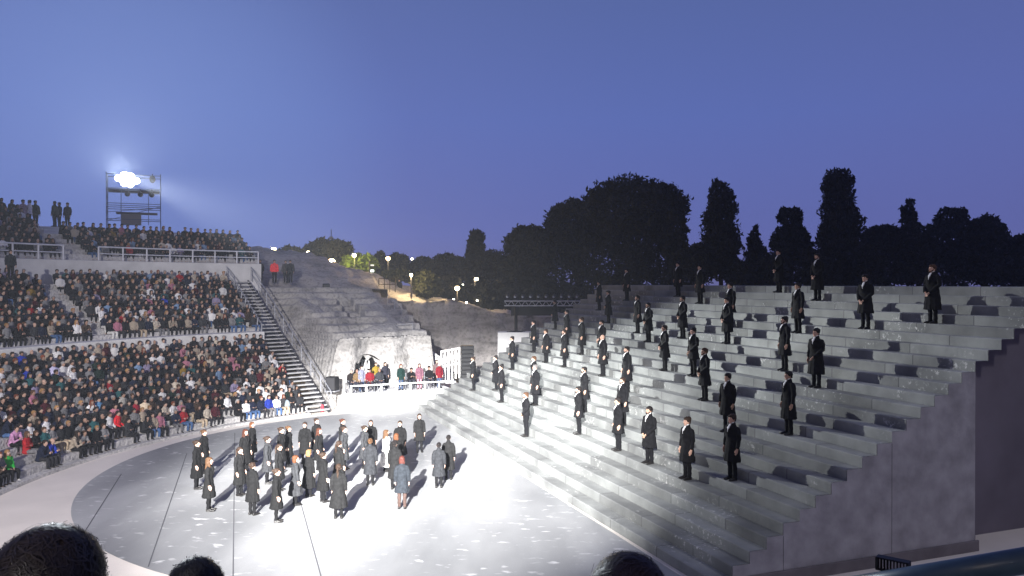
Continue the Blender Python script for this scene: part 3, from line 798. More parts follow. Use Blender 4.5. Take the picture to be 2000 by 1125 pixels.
def make_woman(loc, rz, label, hair='bun', hcol=(.03, .018, .012), ccol=(.014, .014, .016), hem=.46, hs=1.0, skin=(.52, .33, .26), flare=.05, legcol=(.012, .012, .014), heel=False):
    o = bpy.data.objects.new('person', M('wb', lambda: standing(HW, True), None)); COL.objects.link(o)
    o.location = loc; o.rotation_euler = (0, 0, rz); o.scale = (hs, hs, hs); o.color = (*skin, 1)
    tag(o, label, 'person', 'chorus of women standing on the round stage floor')
    child('coat', M(f'wc{hem}{flare}', lambda: coat(HW, True, hem, 'side', flare, ph=hem*13), CLOTH), o, ccol)
    child('stockings', M('wt', lambda: legs_mesh(HW, .092, .066, .052, .90, .06, .09), CLOTH), o, legcol)
    for sx in (-1, 1): child('shoe', M(f'ws{sx}', lambda: shoe_mesh(HW, sx), SHOE), o)
    child('hair', M('wh'+hair, lambda: hair_mesh(hair, 1.60*sW, -.005*sW, sW), HAIR), o, hcol)
    return o

# ---- the men: foot pixel of each, snapped to the middle of the step it stands on
def on_stair(x, y):
    best = None
    for k in range(0, NST+1):
        z = k*RISE
        if abs(y-YH) < 1e-6 or (EYE-z)/(y-YH) <= 0: continue
        q = G(x, y, z); s = q.dot(VV)-c0
        mid = (k-.5)*TREAD
        e = abs(s-mid)
        if best is None or e < best[0]: best = (e, k, q)
    e, k, q = best
    # keep the same line of sight, stand mid tread
    r = (x-1000)/F; d = Vector((r, 1, 0)); Y = (c0+(k-.5)*TREAD)/d.dot(VV)
    q = d*Y; return Vector((q.x, q.y, k*RISE)), k
BR, DB, BK, GY, GI = (.06, .03, .016), (.028, .017, .012), (.012, .010, .010), (.12, .11, .11), (.14, .05, .02)
men = [  # x, y, head top y, hair, beard, hair colour, coat length, arm
 (924,763,694,'short',1,DB,.62,'side'),(968,764,696,'full',0,BK,.40,'side'),(979,788,711,'full',0,BK,.60,'side'),(1000,727,662,'full',0,BK,.50,'side'),
 (1042,683,621,'full',0,BK,.50,'side'),(1084,641,584,'short',1,BK,.50,'side'),(1066,714,649,'full',0,DB,.50,'side'),(1043,770,695,'short',0,BR,.50,'side'),
 (1045,795,712,'short',1,GY,.50,'side'),(1027,855,760,'short',1,BR,.82,'side'),(1107,668,600,'short',0,BK,.50,'side'),(1102,723,649,'short',1,DB,.50,'side'),
 (1136,686,613,'full',0,DB,.50,'side'),(1175,706,631,'short',1,BK,.50,'side'),(1177,739,651,'bald',0,GY,.50,'side'),(1141,806,715,'short',1,BK,.50,'side'),
 (1130,852,750,'short',1,BK,.62,'side'),(1188,626,562,'cap',0,BK,.50,'side'),(1170,604,547,'full',0,BK,.50,'side'),(1224,587,524,'cap',0,BK,.50,'side'),
 (1245,646,572,'short',1,BK,.50,'side'),(1266,661,584,'short',1,BK,.50,'front'),(1224,770,675,'short',1,BK,.50,'side'),(1216,822,728,'short',1,DB,.50,'side'),
 (1207,881,773,'full',0,BK,.50,'side'),(1298,727,637,'short',1,DB,.50,'front'),(1324,577,509,'cap',0,BK,.50,'side'),(1333,655,566,'short',1,BK,.50,'front'),
 (1367,591,511,'short',0,BK,.50,'side'),(1354,739,644,'full',0,BK,.62,'side'),(1376,787,676,'short',1,BR,.50,'front'),(1426,634,531,'full',0,BK,.50,'side'),
 (1420,678,583,'cap',0,BK,.50,'front'),(1268,905,793,'short',1,BK,.50,'front'),(1342,936,808,'full',0,DB,.50,'side'),(1430,933,795,'full',0,DB,.50,'side'),
 (1421,845,728,'full',0,BK,.50,'side'),(1521,578,490,'short',0,BK,.50,'front'),(1596,590,492,'short',1,BK,.40,'front'),(1558,656,552,'short',0,BK,.50,'side'),
 (1532,722,615,'full',1,BK,.50,'side'),(1594,760,632,'full',0,BK,.40,'side'),(1540,850,717,'short',0,BK,.50,'side'),(1690,645,536,'cap',0,BK,.50,'front'),
 (1821,631,512,'short',1,BR,.40,'front')]
ORD = ['ground', 'first', 'second', 'third', 'fourth', 'fifth', 'sixth', 'seventh', 'eighth', 'ninth', 'tenth', 'eleventh', 'twelfth', 'thirteenth', 'fourteenth', 'fifteenth',
       'sixteenth', 'seventeenth', 'eighteenth', 'nineteenth', 'twentieth', 'twenty-first', 'twenty-second', 'twenty-third', 'twenty-fourth', 'topmost']
def nth(n):
    return ORD[n] if n < 20 else ('twentieth' if n == 20 else 'twenty-'+ORD[n-20] if n < 30 else 'thirtieth' if n == 30 else 'thirty-'+ORD[n-30] if n < 40 else 'fortieth' if n == 40 else 'forty-'+ORD[n-40])
pl = []
for i, mm in enumerate(men):
    q, k = on_stair(mm[0], mm[1]); pl.append((k, q.dot(UU), q, i))
hd = {'short': 'short-haired', 'full': 'thick-haired', 'bald': 'bald', 'cap': 'flat-capped'}
for k, tt, q, i in pl:
    x, y, hy, hair, beard, hc, cl, arm = men[i]
    same = sorted([p_[1] for p_ in pl if p_[0] == k]); rank = same.index(tt)
    if len(same) == 1: pos = 'alone on its step'
    elif rank == 0: pos = 'nearest the side wall'
    elif rank == len(same)-1: pos = 'nearest the rock wall'
    else: pos = ['', 'second', 'third', 'fourth', 'fifth'][rank]+' from the side wall'
    if arm == 'side' and i % 4 == 1: arm = 'mix'
    if i % 5 == 2 and cl == .50: cl = .44
    if i % 7 == 3 and cl == .50: cl = .58
    hpx = 1.80*F/q.y; hs = max(.95, min(1.06, (y-hy)/hpx))
    label = f"{hd[hair]}{' bearded' if beard and hair != 'cap' else ''} man in {'black suit' if cl > .8 else 'black overcoat'} on the {ORD[k]} step up, {pos}"
    rz = math.atan2(VV.y, VV.x)-math.pi/2+math.pi + rnd.uniform(-.16, .16)      # facing down towards the floor
    rz = TH - math.pi/2 + rnd.uniform(-.30, .22)
    make_man(q, rz, label, hair, bool(beard), arm, cl, hc, skin=(.50, .31, .24) if i % 3 else (.42, .26, .19), hs=hs, short=cl > .8)

# ---- the women on the floor: x, y foot pixel, facing (degrees from the camera, anticlockwise seen from above)
AU, OR_, BL, LB = (.05, .017, .010), (.085, .033, .015), (.17, .10, .045), (.07, .036, .018)
K1, K2, G1, G2 = (.0065, .0065, .007), (.009, .009, .0095), (.026, .027, .030), (.018, .019, .022)
women = [
 (398,925,80,'bun',LB,K1,.42,'slim woman in black coat behind the outermost pair, brown bun'),
 (384,955,95,'bun',DB,K1,.40,'woman in long black coat, dark bun, outermost of the whole chorus'),
 (408,998,100,'long',LB,K2,.44,'woman with long light-brown hair in dark coat, near the outer rim'),
 (479,926,60,'long',AU,K1,.42,'woman with long auburn hair over black coat, behind a dark-haired one'),
 (492,903,75,'bob',OR_,K1,.42,'woman with short orange hair in black coat, rearmost at the outer side'),
 (468,968,70,'tail',DB,K2,.40,'tall dark ponytailed woman in ankle-long black coat looking sideways'),
 (493,1006,150,'bun',DB,K1,.46,'woman seen from behind, messy dark bun, black coat, legs close together'),
 (522,945,100,'bun',DB,G1,.46,'woman in mid-grey coat with dark bun, standing apart among black coats'),
 (549,922,85,'bun',DB,K1,.42,'dark-haired woman in black coat whose face is half hidden by another'),
 (563,912,80,'bun',LB,K1,.42,'taller woman in black coat looking over her dark-haired neighbour'),
 (545,958,80,'tail',DB,K2,.42,'woman with brown ponytail in black coat behind the front walker'),
 (540,1020,105,'bun',DB,K1,.44,'frontmost woman in flared black coat, bare hand visible, nearest the seats'),
 (577,987,120,'bob',OR_,G1,.36,'woman in light-grey coat with ginger hair, another shadow on her back'),
 (595,905,5,'tail',DB,K1,.40,'woman in buttoned black coat facing the seats with both hands low'),
 (618,896,60,'bun',DB,K1,.42,'woman with dark bun in black coat behind the long-haired redhead'),
 (623,918,75,'long',AU,K1,.42,'woman with very long red hair and black coat, looking to the staircase'),
 (603,970,150,'bob',BL,K1,.34,'blonde short-haired woman seen from behind in black coat'),
 (631,981,130,'bun',DB,K1,.42,'dark-bunned woman in black coat beside the blonde one, her back turned'),
 (669,896,75,'bun',AU,K1,.42,'red-haired woman in black coat, hindmost in the middle of the chorus'),
 (672,917,80,'bun',DB,G1,.40,'dark-haired woman in grey coat standing before the red-haired one'),
 (662,957,140,'tail',DB,K2,.44,'woman with long dark ponytail in charcoal coat, her back to the seats'),
 (661,1013,180,'tail',DB,K2,.36,'woman in floor-length pleated black coat seen squarely from behind'),
 (724,900,10,'bob',DB,K1,.46,'woman in black coat facing the seats behind a grey-coated one'),
 (712,915,80,'bun',DB,G1,.42,'woman in slate-grey coat with her face turned to the staircase'),
 (723,948,180,'bun',LB,G2,.42,'woman in belted dark-grey coat seen from behind, light-brown bun'),
 (754,921,120,'long',LB,(.72,.70,.68),.22,'woman in a white dress with light-brown hair, the only one in white'),
 (781,905,0,'bun',DB,K1,.36,'woman in wide black cape-like coat facing the seats beside the white dress'),
 (774,936,170,'bob',OR_,K1,.40,'woman with bright orange hair in black coat seen from behind'),
 (771,956,170,'bun',BK,K2,.40,'black-haired woman in charcoal coat, between the orange and the red-brown hair'),
 (785,994,180,'bob',(.06,.018,.014),(.016,.019,.024),.55,'woman in blue-grey coat with red-brown hair and sheer stockings, seen from behind'),
 (819,883,15,'bob',DB,K2,.52,'woman in dark coat facing the seats, rearmost by the foot of the staircase'),
 (876,937,175,'bun',BK,K2,.40,'woman in dark coat with tight bun, half hidden, nearest the staircase'),
 (857,953,180,'bun',BK,G2,.46,'woman in grey coat with a shadow on her shoulder, nearest the staircase foot')]
for x, y, fa, hair, hc, cc, hem, label in women:
    q = G(x, y, .012); hs = rnd.uniform(.97, 1.05)
    legc = (.05, .032, .028) if 'sheer' in label else (.006, .006, .007)
    make_woman(q, R_(fa), label, hair, hc, cc, hem, hs, flare=.09 if hem < .37 else .05, legcol=legc)

# ------------------------------------------------------------------ seated audience
def seated(pose, vox=.017):
    """front -y, seat surface at z = 0 under the hips, feet at z = -.31 a row below"""
    m = MB(); V = Vector
    lean = {'lap': 0.0, 'cross': .02, 'lean': -.16}[pose]
    hy = -.01+lean*1.2; hz = .80-abs(lean)*.25
    head_shapes(m, hz, hy, 1.0)
    sh = V((0, .03+lean, .60-abs(lean)*.2))
    m.tube([V((0, .04+lean, .66-abs(lean)*.2)), sh, V((0, .04+lean*.6, .42)), V((0, .05+lean*.2, .22)), V((0, .04, .09))],
           [(.07, .06), (.175, .09), (.165, .11), (.145, .105), (.165, .125)], 16)
    for sx in (-1, 1):
        a = V((sx*.175, .03+lean, .575-abs(lean)*.2))
        if pose == 'lap': el, wr, tp = V((sx*.235, .0, .32)), V((sx*.10, -.22, .17)), V((sx*.02, -.30, .14))
        elif pose == 'cross': el, wr, tp = V((sx*.23, -.04, .34)), V((-sx*.02, -.17, .33)), V((-sx*.15, -.15, .36))
        else: el, wr, tp = V((sx*.20, -.30, .22)), V((sx*.07, -.44, .34)), V((sx*.02, -.47, .42))
        m.tube([a, (a+el)/2, el, wr], [.052, .045, .038, .028], 10)
        hand_shapes(m, wr, tp, sx, 1, V((0, .3, 1)).normalized(), V((0, 0, 0)))
        kx = sx*.13
        m.tube([V((sx*.09, .03, .08)), V((sx*.11, -.18, .10)), V((kx, -.40, .10))], [.08, .07, .056], 10)
        m.tube([V((kx, -.40, .09)), V((kx, -.40, -.08)), V((kx, -.36, -.25))], [.054, .048, .034], 10)
        m.tube([V((kx, -.35, -.275)), V((kx*1.05, -.50, -.29))], [(.035, .03), (.036, .022)], 8)
    me = m.fuse('body', vox); face_mats(me, hz, hy, 1.0); return me, hz, hy
def seated_top(pose, puff=1.0):
    m = MB(); V = Vector; lean = {'lap': 0.0, 'cross': .02, 'lean': -.16}[pose]; g = puff
    m.tube([V((0, .045+lean, .675-abs(lean)*.2)), V((0, .03+lean, .60-abs(lean)*.2)), V((0, .04+lean*.6, .42)), V((0, .05+lean*.2, .22)), V((0, .03, .06))],
           [(.085*g, .075*g), (.195*g, .112*g), (.19*g, .135*g), (.175*g, .135*g), (.195*g, .16*g)], 18)
    for sx in (-1, 1):
        a = V((sx*.175, .03+lean, .575-abs(lean)*.2))
        if pose == 'lap': el, wr = V((sx*.24, .0, .32)), V((sx*.115, -.205, .175))
        elif pose == 'cross': el, wr = V((sx*.235, -.04, .34)), V((sx*.0, -.165, .33))
        else: el, wr = V((sx*.205, -.29, .22)), V((sx*.085, -.42, .32))
        m.tube([a, (a+el)/2, el, wr], [.070*g, .062*g, .056*g, .044*g], 12)
    return m.fuse('jacket', .018, 2, lambda a: a+np.stack([a[:, 2]*0, .008*np.sin(a[:, 2]*38+a[:, 0]*12), a[:, 2]*0], 1))
def seated_legs():
    m = MB(); V = Vector
    m.tube([V((0, .04, .16)), V((0, .04, .07))], [(.17, .13), (.175, .14)], 14)
    for sx in (-1, 1):
        kx = sx*.13
        m.tube([V((sx*.09, .03, .09)), V((sx*.11, -.18, .105)), V((kx, -.405, .10))], [.098, .086, .072], 12)
        m.tube([V((kx, -.40, .10)), V((kx, -.405, -.08)), V((kx, -.365, -.24))], [.072, .062, .055], 12)
    return m.fuse('trousers', .018, 1)
def seated_shoes():
    m = MB(); V = Vector
    for sx in (-1, 1):
        kx = sx*.13; m.tube([V((kx, -.32, -.265)), V((kx, -.40, -.262)), V((kx*1.05, -.53, -.283))], [(.042, .042), (.044, .04), (.038, .026)], 8)
    return m.fuse('shoes', .014, 1)
POS = {}
for ps in ('lap', 'cross', 'lean'):
    bme, hz, hy = seated(ps)
    POS[ps] = dict(body=bme, hz=hz, hy=hy, top=seated_top(ps), puffy=seated_top(ps, 1.13))
    POS[ps]['top'].materials.append(CLOTH); POS[ps]['puffy'].materials.append(CLOTH)
    for hk in ('short', 'long', 'bob', 'bald', 'cap', 'tail', 'full'):
        hm = hair_mesh(hk, hz, hy, 1.0); hm = decim(hm, .35); hm.materials.clear(); hm.materials.append(HAIR); POS[ps][hk] = hm
SLEG = seated_legs(); SLEG.materials.append(CLOTH); SSH = seated_shoes(); SSH.materials.append(CLOTH)
TOPS = [('black', (.008, .008, .010), 34), ('navy', (.010, .014, .032), 15), ('charcoal', (.025, .026, .030), 16), ('white', (.58, .58, .60), 12), ('grey', (.16, .16, .17), 11),
        ('dark green', (.010, .022, .018), 3), ('burgundy', (.05, .008, .014), 5), ('brown', (.045, .030, .022), 6), ('red', (.28, .015, .02), 2), ('pink', (.30, .12, .17), 3),
        ('pale blue', (.14, .22, .36), 2), ('royal blue', (.02, .04, .30), 1), ('beige', (.28, .235, .19), 5), ('cream', (.42, .37, .31), 3), ('teal', (.02, .08, .09), 1), ('lilac', (.22, .19, .30), 2),
        ('mustard', (.22, .14, .02), 1)]
LEGS = [('black', (.010, .010, .012), 45), ('blue denim', (.05, .10, .22), 18), ('grey', (.12, .12, .13), 10), ('dark', (.025, .025, .03), 20), ('beige', (.36, .29, .21), 6), ('white', (.55, .55, .55), 2)]
HAIRS = [('dark', (.018, .012, .010), 42), ('brown', (.055, .028, .015), 26), ('grey', (.22, .21, .21), 12), ('blonde', (.28, .16, .07), 9), ('auburn', (.14, .04, .02), 5), ('black', (.008, .007, .007), 10)]
def pick(tbl):
    tot = sum(w for *_, w in tbl); r = rnd.random()*tot
    for n_, c_, w in tbl:
        r -= w
        if r <= 0: return n_, c_
    return tbl[0][:2]
def inview(q):
    x = 1000+F*q.x/q.y; return q.y > 4 and -35 < x < 2000
seats = []     # (pos, facing, tier, row, angle)
def fill(T, tier, a0, a1, gaps, rows=None, dens=.94, pitch=.47):
    for k in range(T['n'] if rows is None else rows):
        Rr = T['R0']+T['dr']*(k+.72); z = T['z0']+T['dz']*k
        n = int(R_(a1-a0)*Rr/pitch); off = rnd.random()*.5
        for i in range(n):
            ph = a0+(a1-a0)*(i+off)/n+rnd.uniform(-.12, .12)
            if any(g0(k) < ph < g1(k) for g0, g1 in gaps): continue
            if rnd.random() > dens: continue
            q = pol(Rr, ph, z)
            if inview(q): seats.append((q, ph, tier, k, i))
cst = lambda c: (lambda k: c)
fill(T1, 'lower', 133.6, 192, [(lambda k: 175.6+.12*k, lambda k: 179.6+.12*k)], dens=.95)
fill(T2, 'middle', 133.4, 187, [(cst(152.4), cst(154.9))], dens=.93)
fill(T3, 'upper', 129.0, 148.4, [(lambda k: 147.2+.25*k, cst(149))], rows=5, dens=.93)
fill(T3, 'upper', 150.4, 186, [], rows=9, dens=.93)
seats = [s for s in seats if not (s[2] == 'lower' and s[3] == 0 and rnd.random() < .14)]
seats.sort(key=lambda s: s[0].length+(0 if s[2] == 'lower' else 500))
NEAR = seats[:262]; REST = seats[262:]
hairword = {'short': 'short', 'long': 'long', 'bob': 'chin-length', 'bald': 'thinning', 'cap': 'capped', 'tail': 'tied', 'full': 'thick'}
used = {}
rowrank = {}
for s_ in sorted(NEAR, key=lambda s: s[1]): rowrank.setdefault(s_[3], []).append(s_)
def person_look():
    tn, tcol = pick(TOPS); ln, lc = pick(LEGS); hn, hc = pick(HAIRS)
    hk = rnd.choices(['short', 'long', 'bob', 'bald', 'cap', 'tail', 'full'], [34, 20, 10, 6, 4, 12, 14])[0]
    ps = rnd.choices(['lap', 'cross', 'lean'], [55, 27, 18])[0]
    return tn, tcol, ln, lc, hn, hc, hk, ps
def jit_c(c, a=.15): f_ = 1+rnd.uniform(-a, a); return tuple(min(.8, x*f_) for x in c)
SK = [(.34, .215, .17), (.28, .175, .135), (.38, .25, .20), (.23, .14, .105)]
def add_seated(q, rz, label, look, group, seat_drop=True, sc=None):
    tn, tcol, ln, lc, hn, hc, hk, ps = look; P = POS[ps]
    o = bpy.data.objects.new('person', P['body']); COL.objects.link(o)
    o.location = q; o.rotation_euler = (0, 0, rz); s = sc or rnd.uniform(.90, 1.0); o.scale = (s, s, s); o.color = (*rnd.choice(SK), 1)
    tag(o, label, 'person', group)
    child('jacket', P['puffy'] if rnd.random() < .35 else P['top'], o, jit_c(tcol)); child('trousers', SLEG, o, jit_c(lc))
    child('shoes', SSH, o, (.35, .35, .35) if rnd.random() < .25 else (.015, .013, .012))
    child('hair', P[hk], o, jit_c(hc, .3))
    return o
# memorable clothes where the photograph has them: foot-row pixel -> look override
def near_seat(x, y):
    def e(s):
        q = s[0]; X = 1000+F*q.x/q.y; Yp = YH-F*(q.z+.45-EYE)/q.y; return (X-x)**2+(Yp-y)**2
    return min(NEAR, key=e)
special = {}
for x, y, tn, tcol, hk in ((25, 905, 'bright green', (.02, .26, .04), 'long'), (193, 785, 'blue', (.10, .24, .42), 'cap'), (122, 835, 'mustard', (.36, .20, .02), 'short'), (213, 765, 'dark red', (.3, .02, .03), 'short'),
                       (262, 790, 'crimson', (.32, .02, .04), 'bald'), (218, 805, 'pink', (.42, .17, .22), 'bob'), (240, 790, 'light grey', (.36, .35, .33), 'short'), (282, 790, 'cream', (.6, .5, .38), 'bob'),
                       (236, 822, 'red', (.5, .02, .03), 'short'), (130, 830, 'light grey', (.38, .38, .38), 'short'), (10, 865, 'pink', (.4, .2, .36), 'short'), (100, 735, 'lilac white', (.5, .48, .7), 'short')):
    special[id(near_seat(x, y))] = (tn, tcol, hk)
for s_ in NEAR:
    q, ph, tier, k, i = s_
    lk = list(person_look())
    if k == 10: lk[7] = 'lap'
    if id(s_) in special: lk[0], lk[1], lk[6] = special[id(s_)]
    row = rowrank[k]; left = [r for r in row if r[1] > 177.5]; rgt = [r for r in row if r[1] <= 177.5]
    if s_ in left: where = f'{nth(left.index(s_)+1)} seat left of the aisle'
    else: where = f'{nth(len(rgt)-rgt.index(s_))} seat right of the aisle'
    label = f"person in {lk[0]}, {hairword[lk[6]]} {lk[4]} hair, {ORD[k+1]} row up, {where}"
    face = R_(ph)+math.pi/2 - math.pi + rnd.uniform(-.3, .3)
    # look towards the centre: front is -y, so turn -y onto the inward radius
    add_seated(q, R_(ph)-math.pi/2+rnd.uniform(-.28, .28), label, lk, 'audience seated on the stone tiers')

# the far rows: too many to count
def crowd(name, lst, label_none=None):
    LOW = {}
    def low(me, r):
        if me.name not in LOW:
            d = decim(me, r); d.calc_loop_triangles()
            n = len(d.vertices); a = np.empty(n*3, np.float32); d.vertices.foreach_get('co', a)
            tn_ = len(d.loop_triangles); tr_ = np.empty(tn_*3, np.int32); d.loop_triangles.foreach_get('vertices', tr_)
            LOW[me.name] = (a.reshape(-1, 3), tr_.reshape(-1, 3))
        return LOW[me.name]
    Vs, Fs, Cs = [], [], []; base_ = 0
    for q, ph, tier, k, i in lst:
        tn, tcol, ln, lc, hn, hc, hk, ps = person_look(); P = POS[ps]
        if tier == 'upper' and rnd.random() < .4: tcol = (.012, .012, .016)
        s = rnd.uniform(.90, 1.0); rz = R_(ph)-math.pi/2+rnd.uniform(-.28, .28); co, si = math.cos(rz), math.sin(rz)
        for me, r, c_ in ((P['body'], .10, rnd.choice(SK)), (P['top'], .16, jit_c(tcol)), (SLEG, .12, jit_c(lc)), (P[hk], .45, jit_c(hc, .3))):
            a, tr_ = low(me, r); b_ = np.empty_like(a)
            b_[:, 0] = (a[:, 0]*co-a[:, 1]*si)*s+q.x; b_[:, 1] = (a[:, 0]*si+a[:, 1]*co)*s+q.y; b_[:, 2] = a[:, 2]*s+q.z
            Vs.append(b_); Fs.append(tr_+base_); Cs.append(np.tile(np.array([*c_, 1], np.float32), (len(a), 1))); base_ += len(a)
    me = mesh_np(name, np.concatenate(Vs), np.concatenate(Fs))
    at = me.color_attributes.new('col', 'FLOAT_COLOR', 'POINT')
    ca = np.concatenate(Cs); at.data.foreach_set('color', ca.ravel()); me.shade_smooth()
    m = bpy.data.materials.new('crowd_clothes'); m.use_nodes = True; t = m.node_tree; p = t.nodes['Principled BSDF']
    n_ = N(t, 'ShaderNodeVertexColor', layer_name='col'); t.links.new(n_.outputs[0], p.inputs['Base Color']); p.inputs['Roughness'].default_value = .9
    p.inputs['Specular IOR Level'].default_value = .15
    o = mobj(name, me, m); tag(o, 'mass of seated spectators filling the farther rows of all three tiers', 'crowd', kind='stuff'); return o
crowd('crowd', REST)

# ------------------------------------------------------------------ people on the platform, wheelchairs
def wheelchair(q, rz, label):
    e = empty('wheelchair', q, rz, label, 'wheelchair', 'wheelchairs on the white platform')
    m = MB(); m.box((0, 0, .48), (.44, .42, .05), bev=.01); m.build('seat', BLACK, e)
    m = MB(); m.box((0, .22, .74), (.42, .04, .44), bev=.01); m.build('backrest', BLACK, e)
    m = MB()
    for sx in (-1, 1):
        m.bar((sx*.23, -.25, .5), (sx*.23, .26, .5), .015, 6); m.bar((sx*.23, .24, .3), (sx*.23, .26, 1.0), .015, 6); m.bar((sx*.2, -.25, .5), (sx*.18, -.42, .10), .013, 6); m.bar((sx*.2, -.25, .72), (sx*.23, .24, .72), .02, 6)
        m.box((sx*.12, -.48, .09), (.16, .16, .015))
    m.build('chair_frame', GREY_METAL, e)
    for sx in (-1, 1):
        b_ = bmesh.new(); n, mm_ = 24, 6; vs = []
        for i in range(n):
            a = 2*math.pi*i/n; vs.append([b_.verts.new((sx*.29+.018*math.cos(2*math.pi*j/mm_), .12+(.29+.018*math.sin(2*math.pi*j/mm_))*math.cos(a), .308+(.29+.018*math.sin(2*math.pi*j/mm_))*math.sin(a))) for j in range(mm_)])
        for i in range(n):
            for j in range(mm_): b_.faces.new((vs[i][j], vs[(i+1) % n][j], vs[(i+1) % n][(j+1) % mm_], vs[i][(j+1) % mm_]))
        me = bpy.data.meshes.new('wheel'); b_.to_mesh(me); b_.free(); wh = mobj('wheel', me, BLACK, e)
        m = MB()
        for i in range(8): a = i*math.pi/4; m.bar((sx*.29, .12, .308), (sx*.29, .12+.28*math.cos(a), .308+.28*math.sin(a)), .005, 4)
        m.build('spokes', GREY_METAL, wh)
    return e
def on_plat(x, dd):
    r = (x-1000)/F; base_ = pa+pn*dd
    # r*Y = X
    t_ = (base_.x-r*base_.y)/(r*pd.y-pd.x); q = base_+pd*t_; return Vector((q.x, q.y, PZ))
fz = math.atan2(pd.y, pd.x)
pf = [(686, 'dark', (.05, .04, .04), 'short', 'grey', 'white-sleeved dark vest', 1), (697, 'beige', (.34, .22, .11), 'bald', 'dark', 'tan jacket', 1),
      (706, 'white', (.5, .52, .7), 'short', 'dark', 'blue and white jacket', 0), (722, 'red', (.5, .03, .05), 'cap', 'dark', 'red jacket and red cap', 1),
      (741, 'grey', (.07, .075, .09), 'bald', 'grey', 'slate rain jacket', 1), (783, 'green', (.02, .07, .06), 'short', 'auburn', 'dark green coat', 0),
      (802, 'black', (.012, .012, .015), 'cap', 'dark', 'black coat, hands at the head', 1), (819, 'pink', (.45, .2, .28), 'long', 'dark', 'pink dress under a dark coat', 0),
      (838, 'black', (.015, .014, .018), 'full', 'dark', 'black fur-trimmed coat', 1), (858, 'red', (.38, .02, .04), 'bald', 'grey', 'red pullover', 0)]
for j, (x, tn, tcol, hk, hn, txt, chair) in enumerate(pf):
    q = on_plat(x, .95); tcol = tuple(c_*.3 for c_ in tcol)
    lk = (tn, tcol, 'dark', (.02, .02, .03), hn, dict((a, b) for a, b, c_ in HAIRS)[hn], hk, 'lean' if 'hands at' in txt else 'lap')
    if chair:
        wheelchair(q, fz, f'black wheelchair on the platform, occupied by the person in {txt.split(",")[0]}')
        add_seated(q+Vector((0, 0, .50)), fz+rnd.uniform(-.2, .2), f'person in {txt} seated in a wheelchair on the white platform', lk, 'people on the white platform', sc=.98)
    else:
        o = make_woman(q, fz+rnd.uniform(-.3, .3), f'person in {txt} standing on the white platform', 'long' if hk == 'long' else 'bob', lk[5], tcol, .72, .93, legcol=(.03, .05, .10) if x != 819 else (.35, .16, .2))
        o['group'] = 'people on the white platform'
for x, dd, tcol, txt in ((734, 2.3, (.20, .14, .02), 'mustard coat'), (752, 2.2, (.02, .02, .03), 'dark hooded coat'), (853, 2.4, (.10, .07, .07), 'brown jacket')):
    o = make_woman(on_plat(x, dd), fz+rnd.uniform(-.3, .3), f'person in {txt} standing behind the others on the white platform', 'bob', DB, tcol, .72, .95); o['group'] = 'people on the white platform'
# ------------------------------------------------------------------ people along the ledges and the top of the seats
def stand(x, y, Y, tcol, label, rz=0, hs=1.0, hair='short'):
    q = W(x, y, Y)
    if y < 500: rr0 = (q-C).xy.length; q.z = 10.5+(rr0-36.35)*1.0/7.65 if rr0 < 44 else 11.5+(rr0-44)*.025
    o = make_man(q, rz, label, hair, False, 'side', .82, skin=(.35, .22, .17), ccol=tcol, hs=hs, short=True, shirt=False); o['group'] = 'people standing round the top of the theatre'; return o
for x, y, Y, c_, t_ in ((491, 553, 56.5, (.012, .014, .03), 'person in navy coat on the rock ledge by the upper handrail end'), (508, 553, 57.5, (.03, .028, .035), 'person in faded dark coat on the rock ledge beside a navy-coated one'),
                        (536, 553, 58, (.75, .04, .05), 'person in bright red jacket standing on the rock ledge'), (567, 553, 58.5, (.012, .012, .016), 'person in black coat farthest along the rock ledge'),
                        (558, 553, 59, (.05, .045, .05), 'slim person in grey-black coat close behind the last on the ledge')):
    stand(x, y, Y, c_, t_, rnd.uniform(-.4, .4), .95)
for x, y, Y, c_, t_ in ((712, 572, 80, (.03, .06, .05), 'far person in dark green beside the lit rock'), (755, 574, 78, (.30, .28, .32), 'far person in pale clothes by the wooden frames'),
                        (780, 583, 70, (.012, .012, .015), 'far person in black on the edge above the recess'), (812, 594, 68, (.10, .09, .12), 'far person with white bib above the recess')):
    stand(x, y, Y, c_, t_, rnd.uniform(-1, 1), .95)
for x, y, c_, t_, Y in ((46, 436, (.33, .24, .30), 'person in pink-grey standing at the top of the seats', 52.5), (58, 438, (.55, .55, .6), 'person in white shirt standing at the top of the seats', 53), (70, 438, (.012, .02, .02), 'person in black with a bag at the top of the seats', 53.5),
                     (107, 441, (.012, .016, .016), 'stout person in dark coat, first of the trio on the skyline', 56), (116, 441, (.014, .014, .02), 'person in dark coat, middle of the trio on the skyline', 57), (132, 440, (.02, .02, .035), 'person in dark jacket, last of the trio on the skyline', 56)):
    stand(x, y, Y, c_, t_, rnd.uniform(-2, 2), 1.0, 'full')
stand(21, 548, 39.5, (.012, .015, .02), 'person in dark clothes standing at the top of the middle tier', 1.0, .85)

